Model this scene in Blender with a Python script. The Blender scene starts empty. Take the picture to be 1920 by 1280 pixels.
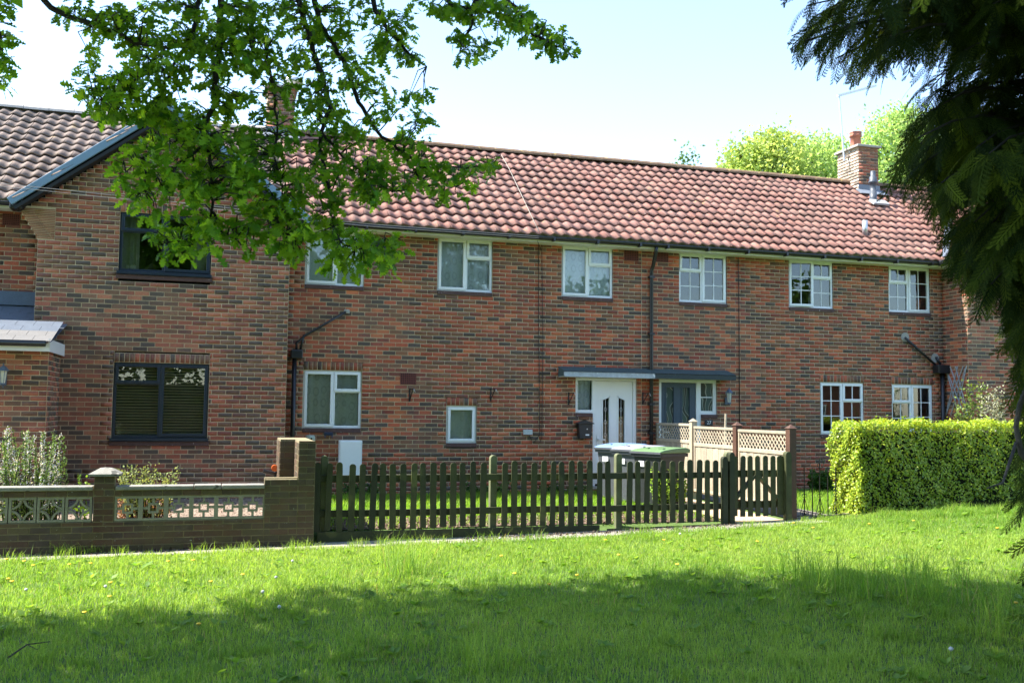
import bpy, math, random
import numpy as np
from mathutils import Vector, Matrix
rad = math.radians
RNG = np.random.default_rng(7); random.seed(7)
SC = bpy.context.scene; C = SC.collection

# ------------------------------------------------------------------ camera
FPX, YAW, PITCH, ROLL, DIST, EYE = 1819.7, 0.288529, 0.07083, 0.011676, 17.149, 1.40
cy_, sy_, cp_, sp_ = math.cos(YAW), math.sin(YAW), math.cos(PITCH), math.sin(PITCH)
FWD = np.array([sy_*cp_, cy_*cp_, sp_]); RT0 = np.array([cy_, -sy_, 0.0]); UP0 = np.cross(RT0, FWD)
RT = math.cos(ROLL)*RT0 + math.sin(ROLL)*UP0; UP = -math.sin(ROLL)*RT0 + math.cos(ROLL)*UP0
CAM = np.array([0.0, -DIST, EYE])
cam = bpy.data.cameras.new('camera'); co = bpy.data.objects.new('camera', cam); C.objects.link(co)
cam.sensor_width = 36.0; cam.lens = 36.0*FPX/1920.0; cam.clip_start = 0.05; cam.clip_end = 3000
co.matrix_world = Matrix(((RT[0], UP[0], -FWD[0], CAM[0]), (RT[1], UP[1], -FWD[1], CAM[1]), (RT[2], UP[2], -FWD[2], CAM[2]), (0, 0, 0, 1)))
SC.camera = co
cam.dof.use_dof = True; cam.dof.focus_distance = 17.0; cam.dof.aperture_fstop = 5.6

# ------------------------------------------------------------------ sky, sun, exposure
SUN_EL, SUN_AZ = rad(54), rad(13)          # from the left, a little behind the house fronts
S = Vector((-math.cos(SUN_EL)*math.cos(SUN_AZ), math.cos(SUN_EL)*math.sin(SUN_AZ), math.sin(SUN_EL)))
w = bpy.data.worlds.new('World'); SC.world = w; w.use_nodes = True
nt = w.node_tree; bg = nt.nodes['Background']; sky = nt.nodes.new('ShaderNodeTexSky')
sky.sky_type = 'NISHITA'; sky.sun_disc = False; sky.sun_elevation = SUN_EL
sky.sun_rotation = math.atan2(S.x, S.y); sky.air_density = 1.0; sky.dust_density = 0.5; sky.ozone_density = 1.6
nt.links.new(sky.outputs[0], bg.inputs[0]); bg.inputs[1].default_value = 0.13
sl = bpy.data.lights.new('sun', 'SUN'); sl.energy = 4.4; sl.angle = rad(0.53); sl.color = (1.0, 0.95, 0.87)
so = bpy.data.objects.new('sun', sl); C.objects.link(so); so.rotation_euler = S.to_track_quat('Z', 'Y').to_euler(); so.location = (-20, 8, 30)
SC.view_settings.view_transform = 'Standard'; SC.view_settings.look = 'None'; SC.view_settings.gamma = 1
SC.view_settings.exposure = 2.05

# ------------------------------------------------------------------ helpers
def ray(px, py):
    return FWD*FPX + RT*(px-960.0) - UP*(py-640.0)
def W(px, py, y):                      # point on the vertical plane y = const
    d = ray(px, py); t = (y+DIST)/d[1]; return CAM + d*t
def WX(px, py, y): return float(W(px, py, y)[0])
def WZ(px, py, y): return float(W(px, py, y)[2])
def PX(p):                             # world -> photo pixel
    v = np.asarray(p, float)-CAM; z = v@FWD; return 960+FPX*(v@RT)/z, 640-FPX*(v@UP)/z, z
ROOTS = {}
def rootloc(p):
    while p is not None and p.parent is not None: p = p.parent
    return Vector(p.location) if p is not None else Vector((0, 0, 0))
def tag(o, label=None, cat=None, group=None, kind=None):
    if label: o['label'] = label
    if cat: o['category'] = cat
    if group: o['group'] = group
    if kind: o['kind'] = kind
    return o
def thing(name, label, cat, loc=(0, 0, 0), group=None):
    o = bpy.data.objects.new(name, None); C.objects.link(o); o.location = loc; o.empty_display_size = 0.2
    return tag(o, label, cat, group)
def finish(o, parent):
    C.objects.link(o)
    if parent is not None:
        o.parent = parent; r = rootloc(parent)
        if parent.parent is None and parent.type != 'EMPTY': r = Vector(parent.location)
        return r
    return Vector((0, 0, 0))
def np_mesh(name, V, T, mat, parent=None, col=None, smooth=False):
    """V (n,3) float, T (m,3) int triangles"""
    V = np.asarray(V, np.float32); T = np.asarray(T, np.int32)
    me = bpy.data.meshes.new(name); o = bpy.data.objects.new(name, me)
    r = finish(o, parent)
    V = V-np.array(r, np.float32)
    me.vertices.add(len(V)); me.vertices.foreach_set('co', V.ravel())
    me.loops.add(T.size); me.loops.foreach_set('vertex_index', T.ravel())
    me.polygons.add(len(T)); me.polygons.foreach_set('loop_start', np.arange(0, T.size, 3, dtype=np.int32))
    if smooth: me.polygons.foreach_set('use_smooth', np.ones(len(T), bool))
    me.update(calc_edges=True)
    if col is not None:
        a = me.color_attributes.new('Col', 'FLOAT_COLOR', 'POINT'); a.data.foreach_set('color', np.asarray(col, np.float32).ravel())
    me.materials.append(mat)
    return o
class MB:
    def __init__(s): s.v = []; s.f = []
    def quad(s, a, b, c, d):
        n = len(s.v); s.v += [tuple(a), tuple(b), tuple(c), tuple(d)]; s.f.append((n, n+1, n+2, n+3)); return s
    def poly(s, pts):
        n = len(s.v); s.v += [tuple(p) for p in pts]; s.f.append(tuple(range(n, n+len(pts)))); return s
    def box(s, x0, x1, y0, y1, z0, z1):
        n = len(s.v)
        s.v += [(x0, y0, z0), (x1, y0, z0), (x1, y1, z0), (x0, y1, z0), (x0, y0, z1), (x1, y0, z1), (x1, y1, z1), (x0, y1, z1)]
        s.f += [tuple(n+i for i in q) for q in ((0, 3, 2, 1), (4, 5, 6, 7), (0, 1, 5, 4), (1, 2, 6, 5), (2, 3, 7, 6), (3, 0, 4, 7))]; return s
    def bar(s, a, b, wd, th, up=(0, 0, 1)):      # box beam from a to b
        a = Vector(a); b = Vector(b); d = (b-a).normalized(); u = Vector(up)
        if abs(d.dot(u)) > .98: u = Vector((0, 1, 0))
        r = d.cross(u).normalized(); u = r.cross(d); n = len(s.v)
        for p in (a, b):
            for i, j in ((-1, -1), (1, -1), (1, 1), (-1, 1)): s.v.append(tuple(p+r*(i*wd/2)+u*(j*th/2)))
        s.f += [tuple(n+i for i in q) for q in ((0, 1, 2, 3), (7, 6, 5, 4), (0, 4, 5, 1), (1, 5, 6, 2), (2, 6, 7, 3), (3, 7, 4, 0))]; return s
    def tube(s, pts, r, seg=8, caps=True):
        pts = [Vector(p) for p in pts]; n0 = len(s.v); rr = r if isinstance(r, (list, tuple)) else [r]*len(pts); pu = None
        for i, p in enumerate(pts):
            d = (pts[min(i+1, len(pts)-1)]-pts[max(i-1, 0)]).normalized()
            u = pu if pu is not None else (Vector((0, 0, 1)) if abs(d.z) < .9 else Vector((1, 0, 0)))
            a = d.cross(u).normalized(); u = a.cross(d).normalized(); pu = u
            for k in range(seg):
                t = 2*math.pi*k/seg; s.v.append(tuple(p+(a*math.cos(t)+u*math.sin(t))*rr[i]))
        for i in range(len(pts)-1):
            for k in range(seg):
                k2 = (k+1) % seg; s.f.append((n0+i*seg+k, n0+i*seg+k2, n0+(i+1)*seg+k2, n0+(i+1)*seg+k))
        if caps:
            s.f.append(tuple(n0+k for k in reversed(range(seg)))); s.f.append(tuple(n0+(len(pts)-1)*seg+k for k in range(seg)))
        return s
    def lathe(s, c, prof, seg=16):               # prof: (r, z)
        n0 = len(s.v)
        for r, z in prof:
            for k in range(seg):
                t = 2*math.pi*k/seg; s.v.append((c[0]+r*math.cos(t), c[1]+r*math.sin(t), c[2]+z))
        for i in range(len(prof)-1):
            for k in range(seg):
                k2 = (k+1) % seg; s.f.append((n0+i*seg+k, n0+i*seg+k2, n0+(i+1)*seg+k2, n0+(i+1)*seg+k))
        s.f.append(tuple(n0+k for k in reversed(range(seg)))); s.f.append(tuple(n0+(len(prof)-1)*seg+k for k in range(seg))); return s
    def extr(s, pts, y0, y1):                    # polygon in xz extruded along y
        n = len(pts); b = len(s.v); s.v += [(x, y0, z) for x, z in pts]+[(x, y1, z) for x, z in pts]
        s.f.append(tuple(b+i for i in range(n))); s.f.append(tuple(b+n+i for i in reversed(range(n))))
        for i in range(n):
            j = (i+1) % n; s.f.append((b+j, b+i, b+n+i, b+n+j))
        return s
    def build(s, name, mat, parent=None, smooth=False, bevel=0.0, world=True):
        me = bpy.data.meshes.new(name); o = bpy.data.objects.new(name, me); r = finish(o, parent)
        if not world: r = Vector((0, 0, 0))
        me.from_pydata([(v[0]-r.x, v[1]-r.y, v[2]-r.z) for v in s.v], [], s.f); me.update()
        if smooth: me.polygons.foreach_set('use_smooth', [True]*len(me.polygons))
        me.materials.append(mat)
        if bevel:
            m = o.modifiers.new('edge', 'BEVEL'); m.width = bevel; m.segments = 2; m.limit_method = 'ANGLE'
        return o
def place(mesh, name, parent, loc, color=None, rot=None, scale=None):   # another object with shared mesh data
    o = bpy.data.objects.new(name, mesh); r = finish(o, parent); o.location = Vector(loc)-r
    if color is not None: o.color = color
    if rot is not None: o.rotation_euler = rot
    if scale is not None: o.scale = scale
    return o

# ------------------------------------------------------------------ materials
def nodes(m): m.use_nodes = True; return m.node_tree.nodes, m.node_tree.links
def noise(N, L, scale, detail=4.0, rough=.55, src=None, dist=0.0):
    n = N.new('ShaderNodeTexNoise'); n.inputs['Scale'].default_value = scale; n.inputs['Detail'].default_value = detail
    n.inputs['Roughness'].default_value = rough; n.inputs['Distortion'].default_value = dist
    if src is not None: L.new(src, n.inputs['Vector'])
    return n.outputs['Fac']
def ramp(N, L, fac, stops):
    r = N.new('ShaderNodeValToRGB'); e = r.color_ramp.elements
    while len(e) < len(stops): e.new(0.5)
    for k, (p, c) in enumerate(stops): e[k].position = p; e[k].color = (*c, 1) if len(c) == 3 else c
    L.new(fac, r.inputs[0]); return r.outputs[0]
def mix(N, L, fac, a, b, mode='MIX'):
    m = N.new('ShaderNodeMix'); m.data_type = 'RGBA'; m.blend_type = mode
    for i, v in ((0, fac), (6, a), (7, b)):
        if hasattr(v, 'links') or hasattr(v, 'is_linked'): L.new(v, m.inputs[i])
        elif i == 0: m.inputs[0].default_value = v
        else: m.inputs[i].default_value = (*v, 1)
    return m.outputs[2]
def gpos(N): return N.new('ShaderNodeNewGeometry').outputs['Position']
def bump(N, L, h, s, d=.01):
    b = N.new('ShaderNodeBump'); b.inputs['Strength'].default_value = s; b.inputs['Distance'].default_value = d; L.new(h, b.inputs['Height']); return b.outputs[0]
MATS = {}
def M(name, col, rough=.6, var=.25, scale=9.0, metal=0.0, bmp=0.0, spots=None, spec=.4, fv=.35):
    """plain weathered material: base colour with two scales of noise, optional spots (colour, scale, threshold)"""
    if name in MATS: return MATS[name]
    m = bpy.data.materials.new(name); N, L = nodes(m); b = N['Principled BSDF']; p = gpos(N)
    n1 = noise(N, L, scale, 5, .6, p); n2 = noise(N, L, scale*9, 3, .6, p)
    c = ramp(N, L, n1, [(.25, tuple(x*(1-var) for x in col)), (.75, tuple(min(1, x*(1+var)) for x in col))])
    c = mix(N, L, fv, c, ramp(N, L, n2, [(.3, tuple(x*.55 for x in col)), (.7, tuple(min(1, x*1.25) for x in col))]))
    if spots:
        sc, ss, th = spots; c = mix(N, L, ramp(N, L, noise(N, L, ss, 2, .5, p), [(th, (0, 0, 0)), (th+.04, (1, 1, 1))]), c, sc)
    L.new(c, b.inputs['Base Color']); b.inputs['Roughness'].default_value = rough; b.inputs['Metallic'].default_value = metal
    b.inputs['Specular IOR Level'].default_value = spec
    if bmp: L.new(bump(N, L, n2, bmp), b.inputs['Normal'])
    MATS[name] = m; return m
def brick_mat(name, objcol, moss=0.0):
    m = bpy.data.materials.new(name); N, L = nodes(m); b = N['Principled BSDF']; p = gpos(N)
    if objcol:
        i = N.new('ShaderNodeObjectInfo'); base, al = i.outputs['Color'], i.outputs['Alpha']
    else:
        i = N.new('ShaderNodeVertexColor'); i.layer_name = 'Col'; base, al = i.outputs['Color'], i.outputs['Alpha']
    fl = noise(N, L, 7.5, 3, .6, p, .6)
    a = N.new('ShaderNodeMath'); a.operation = 'MULTIPLY'; L.new(al, a.inputs[0]); L.new(ramp(N, L, fl, [(.42, (0, 0, 0)), (.6, (1, 1, 1))]), a.inputs[1])
    c = mix(N, L, a.outputs[0], base, (.098, .074, .062))
    fine = noise(N, L, 70, 5, .7, p)
    c = mix(N, L, .55, c, mix(N, L, 1.0, c, ramp(N, L, fine, [(.3, (.45, .43, .42)), (.72, (1.35, 1.3, 1.25))]), 'MULTIPLY'))
    pits = ramp(N, L, noise(N, L, 130, 2, .5, p), [(.24, (1, 1, 1)), (.31, (0, 0, 0))]); c = mix(N, L, pits, c, (.035, .03, .03))
    c = mix(N, L, ramp(N, L, noise(N, L, .9, 4, .6, p), [(.38, (.0, .0, .0)), (.8, (.34, .34, .34))]), c, (.19, .15, .11))
    mp = N.new('ShaderNodeMapping'); mp.inputs['Scale'].default_value = (2.6, 2.6, .35); L.new(p, mp.inputs['Vector'])
    c = mix(N, L, ramp(N, L, noise(N, L, 1.0, 5, .65, mp.outputs[0]), [(.52, (0, 0, 0)), (.78, (.5, .5, .5))]), c, (.085, .07, .058))
    if moss:
        g = ramp(N, L, noise(N, L, 3.2, 5, .65, p), [(.36, (0, 0, 0)), (.68, (moss, moss, moss))]); c = mix(N, L, g, c, (.115, .095, .028))
        sp = ramp(N, L, noise(N, L, 42, 2, .5, p), [(.73, (0, 0, 0)), (.76, (.8, .8, .8))]); c = mix(N, L, sp, c, (.5, .5, .45))
    L.new(c, b.inputs['Base Color']); b.inputs['Roughness'].default_value = .85; b.inputs['Specular IOR Level'].default_value = .25
    L.new(bump(N, L, fine, .5, .006), b.inputs['Normal']); return m
BR_O, BR_V = brick_mat('brick_single', True), brick_mat('brick_mass', False)
GB_O = brick_mat('mossy_brick', True, .38)
MORTAR = M('mortar', (.53, .41, .265), .95, .22, 5, bmp=.4)
MORTAR_OLD = M('old_mortar', (.21, .175, .10), .95, .4, 6, bmp=.5)
def tile_mat(name, objcol, grey):
    m = bpy.data.materials.new(name); N, L = nodes(m); b = N['Principled BSDF']; p = gpos(N)
    if objcol: base = N.new('ShaderNodeObjectInfo').outputs['Color']
    else:
        i = N.new('ShaderNodeVertexColor'); i.layer_name = 'Col'; base = i.outputs['Color']
    fine = noise(N, L, 45, 5, .7, p)
    c = mix(N, L, .5, base, mix(N, L, 1.0, base, ramp(N, L, fine, [(.3, (.55, .53, .52)), (.7, (1.3, 1.28, 1.25))]), 'MULTIPLY'))
    big = ramp(N, L, noise(N, L, 1.3, 4, .6, p), [(.4, (0, 0, 0)), (.75, (.6, .6, .6))]); c = mix(N, L, big, c, (.16, .105, .078) if not grey else (.14, .11, .095))
    sp = ramp(N, L, noise(N, L, 17, 3, .55, p), [(.69, (0, 0, 0)), (.74, (.85, .85, .85))]); c = mix(N, L, sp, c, (.52, .47, .4))
    ly = ramp(N, L, noise(N, L, 5.0, 3, .5, p), [(.66, (0, 0, 0)), (.72, (.45, .45, .45))]); c = mix(N, L, ly, c, (.36, .25, .1))
    L.new(c, b.inputs['Base Color']); b.inputs['Roughness'].default_value = .8; b.inputs['Specular IOR Level'].default_value = .3
    L.new(bump(N, L, fine, .45, .006), b.inputs['Normal']); return m
TILE_O, TILE_V = tile_mat('tile_single', True, False), tile_mat('tile_mass', False, False)
TILE_GO, TILE_GV = tile_mat('brown_tile_single', True, True), tile_mat('brown_tile_mass', False, True)
def leaf_mat(name, trans=.45, rough=.5, spec=.3, tint=(1.15, 1.0, .45), objcol=False, tboost=1.5):
    m = bpy.data.materials.new(name); N, L = nodes(m); b = N['Principled BSDF']
    if objcol: src = N.new('ShaderNodeObjectInfo').outputs['Color']
    else:
        i = N.new('ShaderNodeVertexColor'); i.layer_name = 'Col'; src = i.outputs['Color']
    L.new(src, b.inputs['Base Color']); b.inputs['Roughness'].default_value = rough; b.inputs['Specular IOR Level'].default_value = spec
    t = N.new('ShaderNodeBsdfTranslucent'); L.new(mix(N, L, 1.0, src, tuple(tboost*q for q in tint), 'MULTIPLY'), t.inputs[0])
    x = N.new('ShaderNodeMixShader'); x.inputs[0].default_value = trans
    L.new(b.outputs[0], x.inputs[1]); L.new(t.outputs[0], x.inputs[2]); L.new(x.outputs[0], N['Material Output'].inputs[0]); return m
OAK = leaf_mat('oak_leaf', .55, .5, .2, tboost=1.7); OAK_O = leaf_mat('oak_leaf_single', .55, .5, .2, objcol=True, tboost=1.7)
GRASS = leaf_mat('grass_blade', .5, .5, .25, tint=(1.0, 1.0, .5)); HEDGE = leaf_mat('hedge_leaf', .30, .4, .4); FROND = leaf_mat('cypress_scale', .2, .8, .04)
FARLEAF = leaf_mat('far_leaf', .55, .5, .3, tint=(1.0, 1.0, .7)); HERB = leaf_mat('herb_leaf', .3, .6, .2)
WHITE = M('white_plastic', (.72, .74, .74), .28, .03, 4, fv=.03, spec=.5)
CREAM = M('cream_paint', (.70, .70, .62), .45, .06, 5, fv=.08)
ANTHRA = M('anthracite_plastic', (.020, .029, .045), .28, .08, 5, fv=.03, spec=.5)
VERGE = M('sky_reflection_trim', (.16, .245, .34), .6, .06, 3, fv=.03, spec=.5)  # dark trim; the sky's blue reflection is painted into its base colour
BLACK = M('black_plastic', (.014, .015, .017), .35, .2, 8, fv=.03, spec=.5)
IRON = M('black_iron', (.012, .012, .012), .5, .2, 12)
SILL = M('sill_tile', (.085, .045, .04), .75, .35, 14, spots=((.55, .53, .5), 34, .70))
LEAD = M('lead_sheet', (.15, .17, .20), .5, .2, 6)
FELT = M('roof_felt', (.052, .078, .076), .85, .3, 9)
GREYPAINT = M('grey_paint', (.34, .38, .40), .6, .3, 14, spots=((.6, .62, .6), 22, .66))
DARKPAINT = M('dark_paint', (.03, .042, .042), .6, .2, 12, spots=((.4, .4, .4), 30, .76))
TERRA = M('terracotta', (.33, .12, .075), .8, .25, 10)
AIRBRICK = M('air_brick_red', (.16, .045, .035), .85, .25, 14)
HOLE = M('hole_dark', (.008, .006, .006), 1, 0, 4)
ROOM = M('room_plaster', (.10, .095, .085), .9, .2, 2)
GREEN_WOOD = M('green_stained_wood', (.030, .036, .014), .7, .5, 6, bmp=.3, spots=((.055, .062, .022), 3, .64))
def vary(m, lo, hi):                     # each piece a little lighter or darker than its neighbour
    N, L = m.node_tree.nodes, m.node_tree.links; b = N['Principled BSDF']; src = b.inputs['Base Color'].links[0].from_socket
    L.new(mix(N, L, 1.0, src, ramp(N, L, N.new('ShaderNodeObjectInfo').outputs['Random'], [(0, lo), (1, hi)]), 'MULTIPLY'), b.inputs['Base Color'])
vary(GREEN_WOOD, (.7, .72, .75), (1.5, 1.4, 1.15))
POST_PALE = M('pale_treated_wood', (.11, .12, .06), .8, .3, 8, bmp=.25)
WOOD_PALE = M('weathered_larch', (.34, .295, .215), .8, .22, 6, bmp=.25)
WOOD_BROWN = M('brown_stained_wood', (.075, .036, .022), .65, .35, 7, bmp=.25)
vary(WOOD_PALE, (.8, .8, .8), (1.15, 1.12, 1.08))
CONC = M('concrete', (.33, .31, .27), .9, .22, 5, bmp=.4)
BLOCK = M('screen_block_concrete', (.225, .215, .155), .9, .3, 8, bmp=.4)
COPING = M('coping_stone', (.21, .20, .17), .9, .3, 7, bmp=.4, spots=((.06, .06, .05), 9, .62))
BARK = M('bark', (.030, .024, .018), .95, .4, 16, bmp=.8)
STEEL = M('galvanised_steel', (.55, .56, .57), .35, .15, 9, metal=.7)
BINBLACK = M('bin_black', (.022, .024, .026), .5, .2, 5, spec=.4)
BINGREY = M('bin_grey', (.07, .075, .085), .5, .12, 5, spec=.4)
def glass_mat():
    m = bpy.data.materials.new('window_glass'); N, L = nodes(m)
    t = N.new('ShaderNodeBsdfTransparent'); t.inputs[0].default_value = (.93, .97, .96, 1)
    g = N.new('ShaderNodeBsdfGlossy'); g.inputs['Roughness'].default_value = .0; g.inputs[0].default_value = (.95, 1, 1, 1)
    f = N.new('ShaderNodeFresnel'); f.inputs[0].default_value = 1.75
    n = bump(N, L, noise(N, L, 1.7, 1, .4, gpos(N)), .018, .05); L.new(n, g.inputs['Normal'])
    a = N.new('ShaderNodeMath'); a.operation = 'MULTIPLY_ADD'; L.new(f.outputs[0], a.inputs[0]); a.inputs[1].default_value = .95; a.inputs[2].default_value = .015
    x = N.new('ShaderNodeMixShader'); L.new(a.outputs[0], x.inputs[0]); L.new(t.outputs[0], x.inputs[1]); L.new(g.outputs[0], x.inputs[2])
    L.new(x.outputs[0], N['Material Output'].inputs[0]); return m
GLASS = glass_mat()
def net_mat(name, lace):
    m = bpy.data.materials.new(name); N, L = nodes(m); b = N['Principled BSDF']; p = gpos(N)
    mp = N.new('ShaderNodeMapping'); mp.inputs['Scale'].default_value = (6.5, 1.0, 4.2); L.new(p, mp.inputs['Vector'])
    v = N.new('ShaderNodeTexVoronoi'); v.voronoi_dimensions = '3D'; v.inputs['Scale'].default_value = 1.0; v.inputs['Randomness'].default_value = .35; L.new(mp.outputs[0], v.inputs['Vector'])
    ring = ramp(N, L, v.outputs['Distance'], [(.20, (0, 0, 0)), (.26, (lace, lace, lace)), (.31, (lace, lace, lace)), (.37, (0, 0, 0))])
    c = mix(N, L, ring, (.90, .93, .90), (.35, .40, .36))
    c = mix(N, L, ramp(N, L, noise(N, L, 26, 3, .6, p), [(.42, (0, 0, 0)), (.6, (.55*lace,)*3)]), c, (.42, .48, .43))
    L.new(c, b.inputs['Base Color']); b.inputs['Roughness'].default_value = .9
    t = N.new('ShaderNodeBsdfTranslucent'); L.new(c, t.inputs[0]); x = N.new('ShaderNodeMixShader'); x.inputs[0].default_value = .15
    L.new(b.outputs[0], x.inputs[1]); L.new(t.outputs[0], x.inputs[2]); L.new(x.outputs[0], N['Material Output'].inputs[0]); return m
NET, PLAINNET = net_mat('lace_net', .28), net_mat('plain_net', .12)
CURTAIN = M('pale_curtain', (.45, .47, .40), .9, .1, 4)
BLIND = M('wooden_blind', (.80, .70, .46), .5, .12, 6)

# ------------------------------------------------------------------ ground heights
LE = [(-10, -.36), (-2.5, -.33), (-.7, -.31), (1.2, -.29), (3.0, -.27), (5.0, -.23), (7.2, -.17), (7.9, -.15), (9.2, -.06), (10.5, .0), (13, .02), (20, .02)]
LX, LZ = np.array([a for a, b in LE]), np.array([b for a, b in LE])
def G(x, y):
    x = np.asarray(x, float); y = np.asarray(y, float)
    front = np.interp(x, LX, LZ)
    lawn = front+(y+5.4)*-.004*np.clip(-(y+5.4), 0, 6)*-.2
    lawn = np.where(y < -5.4, front*(1-np.clip((-5.4-y)/8, 0, 1))+(-.21)*np.clip((-5.4-y)/8, 0, 1), front)
    lawn = lawn+.02*np.sin(x*1.7+y*.8)*np.clip((-5.4-y)/2, 0, 1)+.014*np.sin(x*3.1-y*2.3)*np.clip((-5.4-y)/2, 0, 1)
    gard = -.16+(y+4.5)*.016
    k = np.clip((y+4.58)/.14, 0, 1); k = k*k*(3-2*k)
    return lawn*(1-k)+gard*k
def sheet(name, x0, x1, y0, y1, nx, ny, dz, mat, kind='structure', edge=0.0, seed=0):
    r = np.random.default_rng(seed); xs = np.linspace(x0, x1, nx); ys = np.linspace(y0, y1, ny)
    X, Y = np.meshgrid(xs, ys)
    if edge: Y = Y+edge*(np.sin(X*2.1+seed)+.6*np.sin(X*5.3+1.3*seed)+.5*r.normal(size=X.shape))*np.where((np.arange(ny) == 0)[:, None], 1, 0)
    Z = G(X, Y)+dz; V = np.stack([X, Y, Z], -1).reshape(-1, 3)
    i = np.arange(nx*ny).reshape(ny, nx); a, b, c, d = i[:-1, :-1].ravel(), i[:-1, 1:].ravel(), i[1:, 1:].ravel(), i[1:, :-1].ravel()
    T = np.concatenate([np.stack([a, b, c], 1), np.stack([a, c, d], 1)])
    o = np_mesh(name, V, T, mat, None, smooth=True); tag(o, kind=kind); return o
SOILG = M('lawn_soil', (.07, .115, .025), 1, .35, 3, bmp=.5)
PATHM = M('path_concrete', (.25, .23, .19), .95, .2, 2.5, bmp=.4)
MULCH = M('bark_mulch', (.12, .085, .06), 1, .5, 9, bmp=.8)
GRAVEL = M('garden_gravel', (.20, .15, .11), 1, .35, 8, bmp=.8)
# one ground sheet, fine near the houses and reaching the horizon
gx = np.concatenate([[-1500, -400, -120, -50, -25], np.linspace(-14, 24, 96), [35, 60, 130, 400, 1500]])
gy = np.concatenate([[-1500, -400, -120, -60, -35], np.linspace(-24, -6, 55), np.linspace(-5.7, -4.8, 4), [-4.7, -4.60, -4.55, -4.50, -4.44, -4.3], np.linspace(-4, 1, 16), [4, 12, 40, 120, 400, 1500]])
GX, GY = np.meshgrid(gx, gy); V = np.stack([GX, GY, G(np.clip(GX, -14, 24), np.clip(GY, -24, 1))-.004], -1).reshape(-1, 3)
i = np.arange(GX.size).reshape(GX.shape); a, b, c, d = i[:-1, :-1].ravel(), i[:-1, 1:].ravel(), i[1:, 1:].ravel(), i[1:, :-1].ravel()
tag(np_mesh('ground', V, np.concatenate([np.stack([a, b, c], 1), np.stack([a, c, d], 1)]), SOILG, smooth=True), kind='structure')
sheet('path', -12, 8.3, -5.16, -4.63, 200, 6, .006, PATHM, edge=.025, seed=3)
sheet('garden_soil', 1.2, 7.0, -4.44, -3.35, 80, 12, .008, MULCH)
sheet('garden_gravel', -8, .9, -4.55, -.5, 80, 30, .010, GRAVEL)
sheet('gate_path', 7.05, 7.9, -4.63, 0.0, 12, 120, .012, M('sandy_path', (.42, .31, .20), .95, .25, 5, bmp=.5))
sheet('side_path', 8.12, 8.98, -4.63, 0.0, 12, 120, .012, M('dark_path', (.17, .145, .12), .95, .3, 6, bmp=.5))

# ------------------------------------------------------------------ brickwork
PAL = [((.46, .112, .056), .10, 33), ((.54, .165, .074), .05, 16), ((.29, .130, .070), .3, 24), ((.23, .105, .066), .5, 13), ((.120, .082, .064), .45, 12), ((.104, .078, .066), .3, 5), ((.33, .085, .055), .5, 12)]
PW = np.array([p[2] for p in PAL], float); PW /= PW.sum()
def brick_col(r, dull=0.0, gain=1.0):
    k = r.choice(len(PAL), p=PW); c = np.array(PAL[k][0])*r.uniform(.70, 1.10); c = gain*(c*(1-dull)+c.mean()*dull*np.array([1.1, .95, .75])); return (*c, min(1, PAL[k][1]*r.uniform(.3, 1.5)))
def lay(u0, u1, z0, z1, holes=(), clip=None, ph=.0, course=.075, L=.225):
    out = []; n = int(math.ceil((z1-z0)/course-1e-6))
    for k in range(n):
        a, b = z0+k*course, min(z0+(k+1)*course, z1); zm = (a+b)/2
        if b-a < .02: continue
        lo, hi = (u0, u1) if clip is None else clip(zm, u0, u1)
        if hi-lo < .03: continue
        iv = [(lo, hi)]
        for (h0, h1, hz0, hz1) in holes:
            if hz0 < zm < hz1: iv = [q for (s, e) in iv for q in ((s, min(e, h0)), (max(s, h1), e)) if q[1]-q[0] > .02]
        for s, e in iv:
            x = math.floor((s-ph)/L)*L+ph+(L/2 if k % 2 else 0)-L; cuts = [s]
            while x < e-.045:
                x += L
                if s+.045 < x < e-.045: cuts.append(x)
            cuts.append(e)
            out += [(p, q, a, b, s, e) for p, q in zip(cuts[:-1], cuts[1:])]
    return out
BOXT = np.array([(0, 1, 5), (0, 5, 4), (1, 2, 6), (1, 6, 5), (3, 0, 4), (3, 4, 7), (4, 5, 6), (4, 6, 7), (0, 3, 2), (0, 2, 1)], np.int32)
def brick_template(r, lx, lz, dep=.1):
    j = lambda s=.0016: r.uniform(-s, s)
    return np.array([(0+j(), 0+j(.002), 0+j()), (lx+j(), 0+j(.002), 0+j()), (lx, dep, 0), (0, dep, 0), (0+j(), 0+j(.002), lz+j()), (lx+j(), 0+j(.002), lz+j()), (lx, dep, lz), (0, dep, lz)])
_bt = {}
def std_brick(k, mat):
    if (k, mat.name) not in _bt:
        me = bpy.data.meshes.new('brick'); v = brick_template(np.random.default_rng(50+k), .2125, .0625)
        me.from_pydata([tuple(p) for p in v], [], [tuple(int(i) for i in t) for t in BOXT]); me.materials.append(mat); me.update(); _bt[(k, mat.name)] = me
    return _bt[(k, mat.name)]
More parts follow.
